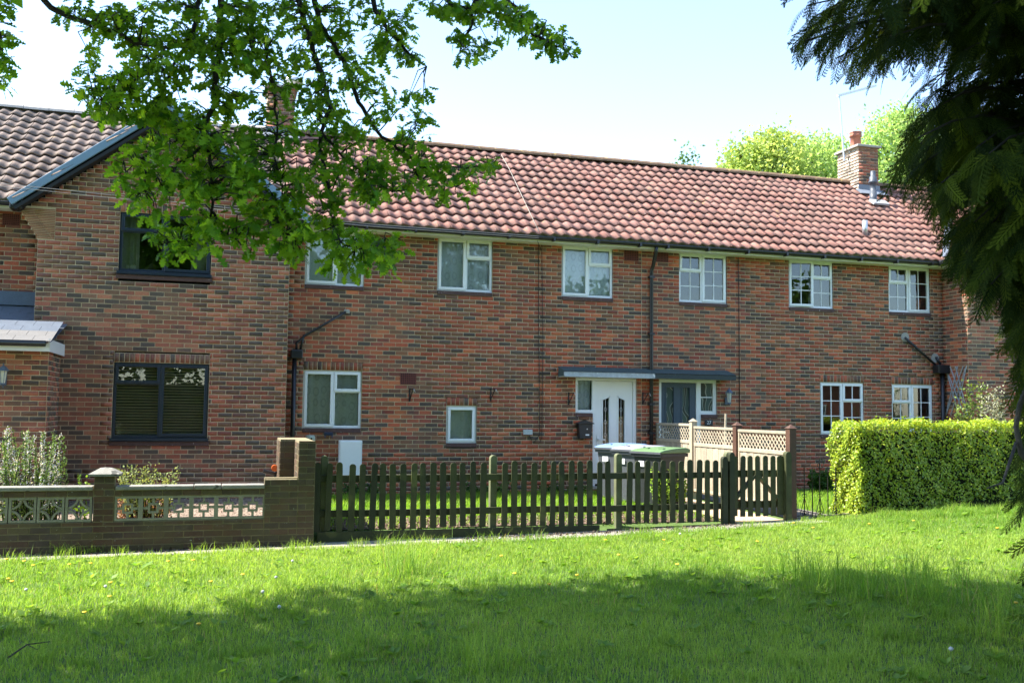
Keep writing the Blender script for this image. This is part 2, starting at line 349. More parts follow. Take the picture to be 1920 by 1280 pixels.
def brickwall(parent, bricks, O, U, N, mat_o, mat_v, limit=300, seed=1, dull=0.0, pick=None, extra=(), wallname='bricks', deep=.1, gain=1.0):
    """bricks (u0,u1,z0,z1,..) on plane through O with direction U and outward normal N; nearest full ones become objects"""
    r = np.random.default_rng(seed); O = np.array(O, float); U = np.array(U, float); N = np.array(N, float); Z = np.array((0, 0, 1.0)); B = -N
    rot = math.atan2(U[1], U[0]); full = []; rest = []
    for b in bricks:
        (full if (abs(b[1]-b[0]-.225) < .004 and abs(b[3]-b[2]-.075) < .004) else rest).append(b)
    def score(b):
        p = O+U*(b[0]+b[1])/2+Z*b[2]; x, y, d = PX(p); return d+(0 if (pick is None or pick(x, y)) else 1000)
    full.sort(key=score); ind = [b for b in full[:limit] if score(b) < 900]; chosen = set(id(b) for b in ind); rest += [b for b in full if id(b) not in chosen]
    for b in ind:
        p = O+U*(b[0]+.00625)+Z*(b[2]+.00625)+N*r.uniform(-.0015, .002)
        place(std_brick(int(r.integers(10)), mat_o), 'brick', parent, p, brick_col(r, dull), (0, 0, rot+r.uniform(-.004, .004)))
    VV = []; CC = []
    for b in list(rest)+list(extra):
        t = brick_template(r, max(.01, b[1]-b[0]-.0125), max(.01, b[3]-b[2]-.0125), deep)
        VV.append(O+(t[:, :1]+b[0]+.00625)*U+(t[:, 1:2]+r.uniform(-.0015, .002))*B+(t[:, 2:]+b[2]+.00625)*Z); CC.append(np.tile(brick_col(r, dull, gain), (8, 1)))
    if VV:
        n = len(VV); T = (BOXT[None]+(np.arange(n)*8)[:, None, None]).reshape(-1, 3)
        o = np_mesh(wallname, np.concatenate(VV), T, mat_v, parent, np.concatenate(CC)); tag(o, kind='stuff')
def mortar_sheet(parent, name, bricks, O, U, N, rec=.005, dep=.1, mat=None):
    """backing of mortar: one strip per course and interval, with reveals at its ends"""
    O = np.array(O, float); U = np.array(U, float); N = np.array(N, float); Z = np.array((0, 0, 1.0)); mb = MB(); seen = set()
    for b in bricks:
        key = (round(b[4], 4), round(b[5], 4), round(b[2], 4))
        if key in seen: continue
        seen.add(key); s, e, z0, z1 = b[4], b[5], b[2], b[3]; P = lambda u, d, z: O+U*u-N*d+Z*z
        mb.quad(P(s, rec, z0), P(e, rec, z0), P(e, rec, z1), P(s, rec, z1))
        s += .0075; e -= .0075; mb.quad(P(s, dep, z0), P(s, rec, z0), P(s, rec, z1), P(s, dep, z1)); mb.quad(P(e, rec, z0), P(e, dep, z0), P(e, dep, z1), P(e, rec, z1))
        mb.quad(P(s, rec, z1), P(e, rec, z1), P(e, dep, z1), P(s, dep, z1)); mb.quad(P(s, dep, z0), P(e, dep, z0), P(e, rec, z0), P(s, rec, z0))
    return mb.build(name, mat or MORTAR, parent)
def soldier(x0, x1, z0, h=.15):
    n = max(2, round((x1-x0)/.0775)); d = (x1-x0)/n; return [(x0+i*d, x0+(i+1)*d, z0, z0+h, x0, x1) for i in range(n)]

# ------------------------------------------------------------------ windows
def window(house, x0, x1, z0, z1, y, side='L', mat=None, bars=None, net=None, sill=True, proud=.0, small=.29, curtain=None, blind=False, single=False, opened=False, sillmat=None):
    """casement window; side = which half is the tall opening light, other half has a small top light"""
    mat = mat or WHITE; fy = y+.035; fw = .045; d = .07
    f = MB(); xm = (x0+x1)/2+(.02 if side == 'L' else -.02)
    f.box(x0, x1, fy, fy+d, z0, z0+fw); f.box(x0, x1, fy, fy+d, z1-fw, z1); f.box(x0, x0+fw, fy, fy+d, z0+fw, z1-fw); f.box(x1-fw, x1, fy, fy+d, z0+fw, z1-fw)
    if not single: f.box(xm-.028, xm+.028, fy, fy+d, z0+fw, z1-fw)
    win = f.build('window', mat, house, bevel=.004)
    zt = z1-fw-small*(z1-z0)
    def sash(a, b, c, e, dy=-.018, name='sash', grid=None, obj=True, ang=0.0, hinge=None):
        t = .05; s = MB(); yy = fy+dy
        if obj:
            s.box(a, b, yy, yy+.05, c, c+t); s.box(a, b, yy, yy+.05, e-t, e); s.box(a, a+t, yy, yy+.05, c+t, e-t); s.box(b-t, b, yy, yy+.05, c+t, e-t); gp = t
        else: gp = .008; yy = fy
        objs = []
        if obj: objs.append(s.build(name, mat, win, bevel=.005))
        g = MB(); g.quad((a+gp-.004, yy+.028, c+gp-.004), (b-gp+.004, yy+.028, c+gp-.004), (b-gp+.004, yy+.028, e-gp+.004), (a+gp-.004, yy+.028, e-gp+.004)); objs.append(g.build('pane', GLASS, win))
        if grid:
            nx, nz = grid
            for k in range(1, nx):
                q = a+gp+(b-a-2*gp)*k/nx; objs.append(MB().box(q-.008, q+.008, yy+.018, yy+.038, c+gp, e-gp).build('glazing_bar', WHITE, win))
            for k in range(1, nz):
                q = c+gp+(e-c-2*gp)*k/nz; objs.append(MB().box(a+gp, b-gp, yy+.0175, yy+.0385, q-.008, q+.008).build('glazing_bar', WHITE, win))
        if ang:
            r = rootloc(house); piv = Vector((hinge, yy, 0))-r; Rm = Matrix.Translation(piv) @ Matrix.Rotation(ang, 4, 'Z') @ Matrix.Translation(-piv)
            for o in objs: o.matrix_local = Rm
    bt, bs, bb = (bars or (None, None, None))
    if single: sash(x0+.03, x1-.03, z0+.03, z1-.03)
    else:
        L0, L1, R0, R1 = x0+.022, xm-.006, xm+.006, x1-.022
        t, s = ((L0, L1), (R0, R1)) if side == 'L' else ((R0, R1), (L0, L1))
        sash(t[0], t[1], z0+.022, z1-.022, grid=bt, ang=-.16 if opened else 0, hinge=t[0])
        MB().box(s[0]+.022, s[1]-.022, fy+.0015, fy+d-.002, zt-.05, zt+.002).build('transom', mat, win, bevel=.004)
        sash(s[0], s[1], zt-.03, z1-.022, grid=bs); sash(s[0]+.016, s[1]-.016, z0+fw-.006, zt-.045, obj=False, grid=bb)
    if sill:
        if mat is WHITE: MB().box(x0+.002, x1-.002, y-.018, fy+.01, z0-.075, z0-.003).build('sill', sillmat or SILL, win, bevel=.008)
        else:
            MB().box(x0-.02, x1+.02, y-.05, fy+.01, z0-.05, z0-.002).build('sill', mat, win, bevel=.004)
            MB().box(x0-.03, x1+.03, y-.022, fy, z0-.125, z0-.054).build('sill_tile', SILL, win, bevel=.006)
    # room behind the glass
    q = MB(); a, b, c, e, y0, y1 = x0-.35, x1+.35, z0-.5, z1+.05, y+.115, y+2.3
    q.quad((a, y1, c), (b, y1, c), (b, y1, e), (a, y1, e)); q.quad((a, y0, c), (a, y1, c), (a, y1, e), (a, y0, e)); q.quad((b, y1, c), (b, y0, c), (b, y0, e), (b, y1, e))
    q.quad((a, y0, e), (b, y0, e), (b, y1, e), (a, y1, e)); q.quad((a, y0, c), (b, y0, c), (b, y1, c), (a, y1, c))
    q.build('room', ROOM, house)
    def cloth(name, m, xa, xb, za, zb, yy, waves, amp, gather=0.0):
        n = int(40*waves/6)+12; xs = np.linspace(xa, xb, n); V = []; 
        for zi in np.linspace(0, 1, 6):
            k = xa+(xs-xa)*(1-gather*math.sin(zi*math.pi)) if gather > 0 else xb-(xb-xs)*(1+gather*math.sin(zi*math.pi))
            V += [(xx, yy+amp*math.sin(i/(n-1)*waves*2*math.pi+.3*math.sin(zi*3))*(1-.3*zi)+.006*math.sin(i*.9), za+(zb-za)*zi) for i, xx in enumerate(k)]
        T = []
        for rr in range(5):
            for cc in range(n-1):
                p = rr*n+cc; T += [(p, p+1, p+n+1), (p, p+n+1, p+n)]
        np_mesh(name, V, T, m, win, smooth=True)
    if net: cloth('net_curtain', net, x0-.05, x1+.05, z0-.08, z1-.02, y+.128, 5.5*(x1-x0)/1.03, .022)
    if curtain:
        cloth('curtain', CURTAIN, x0-.05, x0+.05+.17*(x1-x0), z0-.1, z1, y+.22, 3, .022); cloth('curtain', CURTAIN, x1-.05-.24*(x1-x0), x1+.05, z0-.1, z1, y+.22, 3, .022, -.25)
    if blind:
        n = 26; p = (z1-z0)/n
        tpl = MB(); tpl.box(x0+.03, x1-.03, -.024, .024, -.0012, .0012); base = None
        for k in range(n):
            zz = z0+.03+k*p*.985
            if base is None:
                base = tpl.build('slat', BLIND, win, world=False); o = base
            else:
                o = bpy.data.objects.new('slat', base.data); C.objects.link(o); o.parent = win
            o.location = Vector((0, y+.148, zz))-rootloc(house); o.rotation_euler = (rad(36), 0, 0)
    return win

# ------------------------------------------------------------------ roofs of pantiles
TW, TG = .215, .338
def tile_template():
    n = 9; us = np.linspace(-.008, TW+.006, n); h = .0195*np.cos((us/TW)*2*math.pi-.9)+.003*np.cos((us/TW)*4*math.pi); Lt = TG+.06; th = .020
    V = []
    for v, lift in ((0, .044), (Lt, .004)): V += [(u, v, hh+lift) for u, hh in zip(us, h)]
    V += [(u, 0, hh+.044-th) for u, hh in zip(us, h)]
    T = []
    for k in range(n-1):
        T += [(k, k+1, n+k+1), (k, n+k+1, n+k), (2*n+k, 2*n+k+1, k+1), (2*n+k, k+1, k)]
    T += [(2*n, 0, n), (n-1, 3*n-1, 2*n-1)]
    return np.array(V), np.array(T, np.int32)
TV, TT = tile_template()
_tm = {}
def tile_mesh(mat):
    if mat.name not in _tm:
        me = bpy.data.meshes.new('tile'); me.from_pydata([tuple(p) for p in TV], [], [tuple(int(i) for i in t) for t in TT]); me.materials.append(mat); me.update(); me.polygons.foreach_set('use_smooth', [t < 4*8 and t % 4 < 2 for t in range(len(TT))]); _tm[mat.name] = me
    return _tm[mat.name]
def roof_slope(house, roof, O, U, Vd, length_u, rows, cols0, keep, palette, mo, mv, limit, seed, pick=None):
    """tiles on the plane through O (eave line start), U along the eave, Vd up the slope"""
    r = np.random.default_rng(seed); O = np.array(O, float); U = np.array(U, float); Vd = np.array(Vd, float); Nn = np.cross(U, Vd); Rm = np.stack([U, Vd, Nn], 1)
    eul = Matrix(Rm.tolist()).to_euler(); L = []
    for k in range(rows):
        for c in range(int(length_u/TW)+1):
            u, v = c*TW, k*TG; p = O+U*(u+TW/2)+Vd*(v+TG/2)
            if u > length_u or not keep(p): continue
            L.append((u, v, p))
    def score(t):
        x, y, d = PX(t[2]); return d+(0 if pick is None or pick(x, y) else 1000)
    L.sort(key=score); VV = []; CC = []
    for n, (u, v, p) in enumerate(L):
        base = np.array(palette[int(r.integers(len(palette)))])*r.uniform(.85, 1.15); col = (*base, 1); org = O+U*(u+r.normal(0, .003))+Vd*(v+r.normal(0, .004))+Nn*(r.uniform(-.004, .006)+.008*math.sin(p[0]*1.1+v*2.1))
        if n < limit and score(L[n]) < 900: place(tile_mesh(mo), 'tile', roof, org, col, eul)
        else: VV.append(org+TV @ Rm.T); CC.append(np.tile(col, (len(TV), 1)))
    if VV:
        T = (TT[None]+(np.arange(len(VV))*len(TV))[:, None, None]).reshape(-1, 3)
        o = np_mesh('tiles', np.concatenate(VV), T, mv, roof, np.concatenate(CC), smooth=False); tag(o, kind='stuff')
EY, EZ, RY, RZ = -.42, 4.60, 3.2, 7.08                 # eaves and ridge of the terrace roof
SL = math.hypot(RY-EY, RZ-EZ); SV = np.array([0, (RY-EY)/SL, (RZ-EZ)/SL]); ROWS = 13; TG = (SL-.06)/ROWS
TV, TT = tile_template()
RED = [(.28, .138, .106), (.255, .126, .098), (.29, .150, .114), (.235, .120, .097), (.27, .146, .116), (.25, .115, .088)]
BRN = [(.205, .150, .122), (.235, .175, .142), (.175, .13, .106)]
def ridge_tiles(roof, xa, xb, mat, y=RY, z=RZ, step=.45, r=.115):
    x = xa; n = 0; base = None
    while x < xb-.05:
        e = min(x+step, xb); mb = MB(); seg = 8; L2 = e-x
        for s in (0, L2-.006):
            for k in range(seg+1):
                t = math.pi*k/seg; mb.v.append((s, -math.cos(t)*r, math.sin(t)*r*.95-.02))
        for k in range(seg): mb.f.append((k, k+seg+1, k+seg+2, k+1))
        mb.f.append(tuple(range(seg+1))); mb.f.append(tuple(reversed(range(seg+1, 2*seg+2))))
        o = mb.build('ridge_tile', mat, roof, world=False); o.location = Vector((x, y, z+.02+RNG.uniform(-.004, .004)))-rootloc(roof); x = e
RIDGE_M = M('mossy_ridge_clay', (.16, .10, .06), .95, .4, 7, bmp=.5, spots=((.30, .21, .08), 11, .62)); RIDGE_G = M('grey_ridge_concrete', (.36, .34, .32), .95, .25, 9, bmp=.5)
DECK = M('roof_underlay', (.03, .025, .022), 1, .2, 4)
def roof_deck(house, xa, xb, name='roof'):
    mb = MB(); n = .028*1.0
    mb.quad((xa, EY+.05, EZ-.01), (xb, EY+.05, EZ-.01), (xb, RY, RZ-.045), (xa, RY, RZ-.045)); mb.quad((xb, RY, RZ-.045), (xb, 7.0, EZ-.01), (xa, 7.0, EZ-.01), (xa, RY, RZ-.045))
    return mb.build(name, DECK, house)
def gutter(house, xa, xb, y=-.395, z=4.585, r=.062, ends=True):
    mb = MB(); seg = 8
    for x in (xa, xb):
        for rr in (r, r-.006):
            for k in range(seg+1):
                t = math.pi*k/seg; mb.v.append((x, y-math.cos(t)*rr, z-math.sin(t)*rr))
    m = seg+1
    for k in range(seg):
        mb.f.append((k, k+1, 2*m+k+1, 2*m+k)); mb.f.append((m+k+1, m+k, 3*m+k, 3*m+k+1))
    mb.f.append((0, 2*m, 3*m, m)); mb.f.append((seg, m+seg, 3*m+seg, 2*m+seg))
    g = mb.build('gutter', BLACK, house, smooth=True)
    x = xa+.35
    while x < xb:
        MB().box(x-.02, x+.02, y-.07, y+.065, z-.075, z+.002).build('bracket', BLACK, g); x += .86
    return g
def eaves(house, xa, xb):
    MB().box(xa, xb, -.335, -.31, 4.495, 4.66).build('fascia', CREAM, house)
    MB().box(xa, xb, -.31, .02, 4.505, 4.525).build('soffit', CREAM, house)
def shell(house, xa, xb, y0, z1=4.5):                    # back and end walls so the house is solid
    mb = MB(); mb.quad((xb, 6.9, -.4), (xa, 6.9, -.4), (xa, 6.9, z1), (xb, 6.9, z1)); mb.quad((xa, 6.9, -.4), (xa, y0+.11, -.4), (xa, y0+.11, z1), (xa, 6.9, z1)); mb.quad((xb, y0+.11, -.4), (xb, 6.9, -.4), (xb, 6.9, z1), (xb, y0+.11, z1))
    return mb.build('rear_wall', M('rear_brick', (.2, .09, .06), .9, .3, 6), house)
def airbrick(parent, px0, px1, py0, py1, y=0.0, name='air_brick'):
    x0, x1 = WX(px0, py0, y), WX(px1, py0, y); z1, z0 = WZ(px0, py0, y), WZ(px0, py1, y)
    a = MB().box(x0, x1, y-.008, y+.03, z0, z1).build(name, AIRBRICK, parent); h = MB()
    nx, nz = 8, 6; dx, dz = (x1-x0)/(nx+.5), (z1-z0)/(nz+.5)
    for i in range(nx):
        for j in range(nz): h.box(x0+dx*(i+.45), x0+dx*(i+1.05), y-.0095, y-.004, z0+dz*(j+.45), z0+dz*(j+1.05))
    tag(h.build('vent_holes', HOLE, a), kind='stuff')
def win_px(l, r, t, b, y=0.0): 
    ym = (t+b)/2; xm = (l+r)/2; return WX(l, ym, y), WX(r, ym, y), None, None

ZW0, ZW1 = 3.555, 4.53                              # upstairs windows (13 courses)
Z0 = -.345                                          # bottom of brickwork
H2X0, H2X1, H3X1 = 1.0, 7.69, 14.70
GAB_Y, GX0, GX1 = -.45, -2.88, 1.015                # projecting gable of the first house

# =================================================================== HOUSE with net curtains and white door
h2 = thing('terraced_house', 'red brick terraced house with net curtains, white door and white flat porch canopy', 'house', ((H2X0+H2X1)/2, 0, 0))
w1, w2, w3 = (1.31, 2.335), (3.665, 4.70), (6.055, 7.095)
g1 = (1.33, 2.34, 1.055, 2.06); g2 = (3.875, 4.44, .80, 1.475)
dx0, dx1, dxs = WX(1111.9, 760, 0), WX(1194.4, 760, 0), WX(1079.5, 740, 0); dz1 = WZ(1150, 709, 0); sz0 = WZ(1095, 774, 0)
holes2 = [(a, b, ZW0-.08, ZW1+.1) for a, b in (w1, w2, w3)]+[(g1[0], g1[1], g1[2]-.08, g1[3]+.15), (g2[0], g2[1], g2[2]-.08, g2[3]+.15), (dx0, dx1, -.02, dz1), (dxs, dx0+.01, sz0-.075, dz1)]
br2 = lay(H2X0, H2X1, Z0, 4.53, holes2)
wall2 = mortar_sheet(h2, 'wall', br2, (0, 0, 0), (1, 0, 0), (0, -1, 0))
sold = soldier(g1[0], g1[1], g1[3])+soldier(g2[0], g2[1], g2[3])
for a, b, z in ((g1[0], g1[1], g1[3]), (g2[0], g2[1], g2[3])): MB().box(a-.02, b+.02, .005, .1, z, z+.15).build('lintel', MORTAR, wall2)
brickwall(wall2, br2, (0, 0, 0), (1, 0, 0), (0, -1, 0), BR_O, BR_V, 300, 11, pick=lambda x, y: y < 850 and (x > 780 or y > 545), extra=sold)
shell(h2, H2X0, H2X1, 0)
for k, (a, b) in enumerate((w1, w2, w3)): window(h2, a, b, ZW0, ZW1, 0.0, 'L', net=PLAINNET if k == 0 else NET)
window(h2, *g1, 0.0, 'L', net=NET); window(h2, *g2, 0.0, single=True, net=PLAINNET)
# white door with side light
def door_white():
    f = MB(); fy = .03; f.box(dxs, dx1, fy, fy+.07, dz1-.05, dz1); f.box(dx1-.07, dx1, fy, fy+.07, 0, dz1-.05); f.box(dx0-.005, dx0+.06, fy, fy+.07, 0, dz1-.05); f.box(dxs, dxs+.05, fy, fy+.07, sz0, dz1-.05); f.box(dxs+.05, dx0-.005, fy, fy+.07, sz0, sz0+.06)
    d = f.build('door', WHITE, h2, bevel=.004)
    a, b = dx0+.065, dx1-.075; y = fy+.02
    leaf = MB(); m0, m1 = a+.0, b; g = []
    wd = b-a; cols = [(a+wd*.20, a+wd*.37), (a+wd*.62, a+wd*.79)]; zb, zt = .78, 1.62
    leaf.box(a, cols[0][0], y, y+.05, .04, dz1-.055); leaf.box(cols[0][1], cols[1][0], y, y+.05, .04, dz1-.055); leaf.box(cols[1][1], b, y, y+.05, .04, dz1-.055)
    for k, (c, e) in enumerate(cols):
        leaf.box(c, e, y, y+.05, .04, zb); hi, lo = zt+.07, zt
        zl, zr = (lo, hi) if k == 0 else (hi, lo); leaf.extr([(c, zl), (e, zr), (e, dz1-.055), (c, dz1-.055)], y, y+.05)
        MB().poly([(c, y+.03, zb), (e, y+.03, zb), (e, y+.03, zr), (c, y+.03, zl)]).build('pane', GLASS, d)
        cm = (c+e)/2; ld = MB(); ld.box(cm-.004, cm+.004, y+.024, y+.03, zb, zt+.03)
        for zz in (zb+.18, zb+.42, zb+.66):
            for s in (1, -1): ld.bar((cm, y+.026, zz+.05), (cm+s*.028, y+.026, zz), .005, .005); ld.bar((cm, y+.026, zz-.05), (cm+s*.028, y+.026, zz), .005, .005)
        ld.build('leading', STEEL, d)
        r_ = MB(); t = .022
        r_.box(c-t, c, y-.012, y, zb-t, zl); r_.box(e, e+t, y-.012, y, zb-t, zr); r_.box(c, e, y-.012, y, zb-t, zb); r_.bar((c-t, y-.006, zl), (e+t, y-.006, zr), .012, .024); r_.build('bead', WHITE, d)
    leaf.build('leaf', WHITE, d)
    MB().box(a+wd*.31, a+wd*.66, y-.012, y, .58, .66).build('letter_slot', WHITE, d, bevel=.004)
    hd = MB(); hd.box(a+.03, a+.06, y-.012, y, .68, .95); hd.bar((a+.045, y-.035, .87), (a+.19, y-.035, .87), .02, .02); hd.bar((a+.045, y, .87), (a+.045, y-.045, .87), .02, .02); hd.build('handle', WHITE, d)
    MB().box(dx0, dx1, -.02, .1, -.05, .0).build('threshold', CONC, d)
    MB().quad((dxs+.05, fy+.03, sz0+.06), (dx0, fy+.03, sz0+.06), (dx0, fy+.03, dz1-.05), (dxs+.05, fy+.03, dz1-.05)).build('pane', GLASS, d)
    MB().box(dxs+.002, dx0-.006, -.015, .03, sz0-.07, sz0-.003).build('sill', SILL, d, bevel=.006)
    xs = np.linspace(dxs+.01, dx0, 24); V = [(x, .16+.012*math.sin(i*1.1), z) for z in (sz0, dz1) for i, x in enumerate(xs)]; np_mesh('net_curtain', V, [t for k in range(23) for t in ((k, k+1, k+25), (k, k+25, k+24))], NET, d, smooth=True)
    q = MB(); a, b = dxs-.1, dx1+.1
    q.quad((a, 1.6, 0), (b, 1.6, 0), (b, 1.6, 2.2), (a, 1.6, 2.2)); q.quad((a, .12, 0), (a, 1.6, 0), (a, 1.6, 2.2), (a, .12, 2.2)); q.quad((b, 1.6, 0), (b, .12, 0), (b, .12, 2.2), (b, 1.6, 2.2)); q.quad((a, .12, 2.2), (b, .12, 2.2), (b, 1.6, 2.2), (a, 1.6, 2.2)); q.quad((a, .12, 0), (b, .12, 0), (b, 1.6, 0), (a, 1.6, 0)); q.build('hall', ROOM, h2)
door_white()
def canopy(house, pxa, pxb, fm, y=-.34):
    xa, xb = WX(pxa, 702, y), WX(pxb, 706, y); zt, zb = WZ(1140, 698, y), WZ(1140, 707.5, y); p = MB()
    p.box(xa, xb, y, y+.03, zb, zt); c = p.build('canopy', fm, house, bevel=.004)
    q = MB(); q.quad((xa+.002, y-.012, zt+.004), (xb-.002, y-.012, zt+.004), (xb-.002, -.002, zt+.105), (xa+.002, -.002, zt+.105)); q.quad((xa, y+.03, zb+.012), (xa, 0, zb+.012), (xb, 0, zb+.012), (xb, y+.03, zb+.012))
    q.poly([(xa+.002, y+.03, zb+.012), (xa+.002, y-.012, zt+.004), (xa+.002, -.002, zt+.105), (xa+.002, -.002, zb+.012)]); q.poly([(xb-.002, -.002, zb+.012), (xb-.002, -.002, zt+.105), (xb-.002, y-.012, zt+.004), (xb-.002, y+.03, zb+.012)])
    q.build('felt_roof', FELT, c); MB().box(xa+.004, xb-.004, y+.031, -.003, zb+.004, zb+.011).build('ceiling_board', CREAM, c)
canopy(h2, 1058, 1228.7, GREYPAINT)
roof2 = roof_deck(h2, H2X0, H2X1)
roof_slope(h2, roof2, (H2X0, EY, EZ), (1, 0, 0), SV, H2X1-H2X0-.05, ROWS, 0, lambda p: True, RED, TILE_O, TILE_V, 300, 21, pick=lambda x, y: x > 700)
ridge_tiles(roof2, H2X0+.05, H2X1, RIDGE_M)
gutter(h2, H2X0+.1, H2X1); eaves(h2, H2X0, H2X1)
airbrick(h2, 750.5, 780.5, 698.5, 720.5); airbrick(h2, 1170, 1197, 467.5, 488)
def pipe(parent, name, pts, r=.036, mat=BLACK): return MB().tube(pts, r, 10).build(name, mat, parent, smooth=True)
# downpipe shared by the two doors, with swan neck
dpx = WX(1219, 640, 0)
dp = pipe(h2, 'downpipe', [(WX(1231, 460, -.395), -.395, 4.53), (WX(1231, 460, -.395), -.37, 4.43), (dpx+.02, -.09, 4.22), (dpx, -.06, 4.12), (dpx, -.06, 2.4), (dpx, -.06, .0)], .036)
for z in (4.0, 2.9, 1.55, 1.0): MB().box(dpx-.055, dpx+.055, -.1, .0, z-.02, z+.02).build('pipe_clip', BLACK, dp)
# waste pipe and hopper beside the gable
hp = W(556, 660, -.08)
wp = pipe(h2, 'waste_pipe', [W(648, 585, -.06), W(600, 613, -.06), W(572, 629, -.06), W(556, 643, -.08), hp], .022); pipe(wp, 'branch', [W(570, 628, -.06), W(563, 655, -.07)], .02)
MB().box(hp[0]-.10, hp[0]+.10, -.18, -.005, WZ(556, 672, -.1), WZ(556, 656, -.1)).build('hopper', BLACK, wp, bevel=.015)
pipe(wp, 'drop_pipe', [(hp[0]-.03, -.08, WZ(556, 670, -.1)), (hp[0]-.03, -.08, -.1)], .04)
MB().lathe(tuple(W(650, 584, .0)), [(.05, -.035), (.055, .0), (.05, .035)], 10).build('pipe_collar', CONC, wp)
pipe(h2, 'wall_cable', [W(1008, 452, -.36), W(1010, 458, -.02), W(1010, 560, -.012), W(1011, 700, -.012), W(1012, 815, -.012), W(1000, 830, -.012), W(992, 815, -.02)], .006, IRON)
pipe(h2, 'wall_cable', [W(1010, 458, -.02), W(1016, 470, -.012), W(1018, 640, -.012), W(1016, 820, -.012), W(1012, 829, -.012)], .005, IRON)
rc = [W(940, 292, 2.9), W(955, 322, 2.2), W(975, 372, 1.15), W(992, 408, .35), W(1010, 441, -.42)]
pipe(roof2, 'roof_cable', [(p[0], p[1], EZ+(p[1]-EY)*(RZ-EZ)/(RY-EY)+.075) for p in rc], .0055, M('white_cable', (.30, .28, .23), .6, .1, 4))
jb = W(988.5, 810, 0); MB().box(jb[0]-.085, jb[0]+.085, -.06, -.002, jb[2]-.045, jb[2]+.05).build('junction_box', M('grey_plastic', (.42, .45, .45), .5, .1, 5), h2, bevel=.006)
mb_ = (WX(635, 850, -.1), WX(677.5, 850, -.1)); mz = WZ(655, 825, -.1)
mbx = MB().box(mb_[0], mb_[1], -.2, -.002, mz-.62, mz).build('meter_box', WHITE, h2, bevel=.01); MB().box(mb_[0]+.02, mb_[1]-.02, -.212, -.2005, mz-.6, mz-.02).build('door', WHITE, mbx, bevel=.004)
fl = W(582, 822, -.12); MB().lathe((fl[0], -.1, fl[2]-.06), [(.07, 0), (.085, .03), (.085, .09), (.06, .12)], 12).build('flue_cowl', M('pale_plastic', (.38, .42, .33), .5, .15, 7), h2, smooth=True); MB().tube([(fl[0]+.01, -.195, fl[2]), (fl[0]+.01, -.18, fl[2])], .018, 8).build('flue_hole', HOLE, h2)
sp_ = W(616, 815, -.1); q = MB(); q.box(sp_[0]-.075, sp_[0]+.075, -.12, -.03, sp_[2]-.01, sp_[2]+.045); q.box(sp_[0]-.02, sp_[0]+.02, -.03, 0, sp_[2]-.01, sp_[2]+.03); q.bar((sp_[0]-.06, -.1, sp_[2]), (sp_[0]-.06, -.13, sp_[2]-.05), .02, .02); q.bar((sp_[0]+.06, -.1, sp_[2]), (sp_[0]+.06, -.13, sp_[2]-.05), .02, .02); q.build('outdoor_light', M('blue_black', (.02, .03, .06), .3, .1, 5), h2, bevel=.008)

# =================================================================== HOUSE number 27
h3 = thing('terraced_house', 'red brick terraced house numbered 27 with grey door and small-paned white windows', 'house', ((H2X1+H3X1)/2, 0, 0))
w4, w5, w6 = (8.49, 9.535), (10.935, 11.98), (13.325, 14.37)
g5 = (11.64, 12.685, .985, 2.05); g6 = (13.36, 14.385, .985, 2.04)
ex0, ex1 = WX(1236, 760, 0), WX(1315.6, 790, 0); exs = WX(1344.7, 740, 0); ez1 = WZ(1290, 711.5, 0); es0 = WZ(1330, 777, 0)
holes3 = [(a, b, ZW0-.08, ZW1+.1) for a, b in (w4, w5, w6)]+[(g[0], g[1], g[2]-.08, g[3]+.15) for g in (g5, g6)]+[(ex0, ex1, -.02, ez1), (ex1-.01, exs, es0-.075, ez1)]
br3 = lay(H2X1, H3X1, Z0, 4.53, holes3, ph=H2X1)
wall3 = mortar_sheet(h3, 'wall', br3, (0, 0, 0), (1, 0, 0), (0, -1, 0))
for g in (g5, g6): MB().box(g[0]-.02, g[1]+.02, .005, .1, g[3], g[3]+.15).build('lintel', MORTAR, wall3)
brickwall(wall3, br3, (0, 0, 0), (1, 0, 0), (0, -1, 0), BR_O, BR_V, 300, 12, pick=lambda x, y: y < 790 and x < 1700, extra=soldier(g5[0], g5[1], g5[3])+soldier(g6[0], g6[1], g6[3]))
shell(h3, H2X1, H3X1+4, 0)
B32, B21, B22 = (2, 3), (2, 1), (2, 2)
window(h3, *w4, ZW0, ZW1, 0.0, 'R', bars=(B32, B21, B22)); window(h3, *w5, ZW0, ZW1, 0.0, 'L', bars=(B32, B21, B22), opened=True); window(h3, *w6, ZW0, ZW1, 0.0, 'R', bars=(B32, B21, B22))
window(h3, *g5, 0.0, 'L', bars=(B32, B21, B22)); window(h3, *g6, 0.0, 'R', bars=(B32, B21, B22))
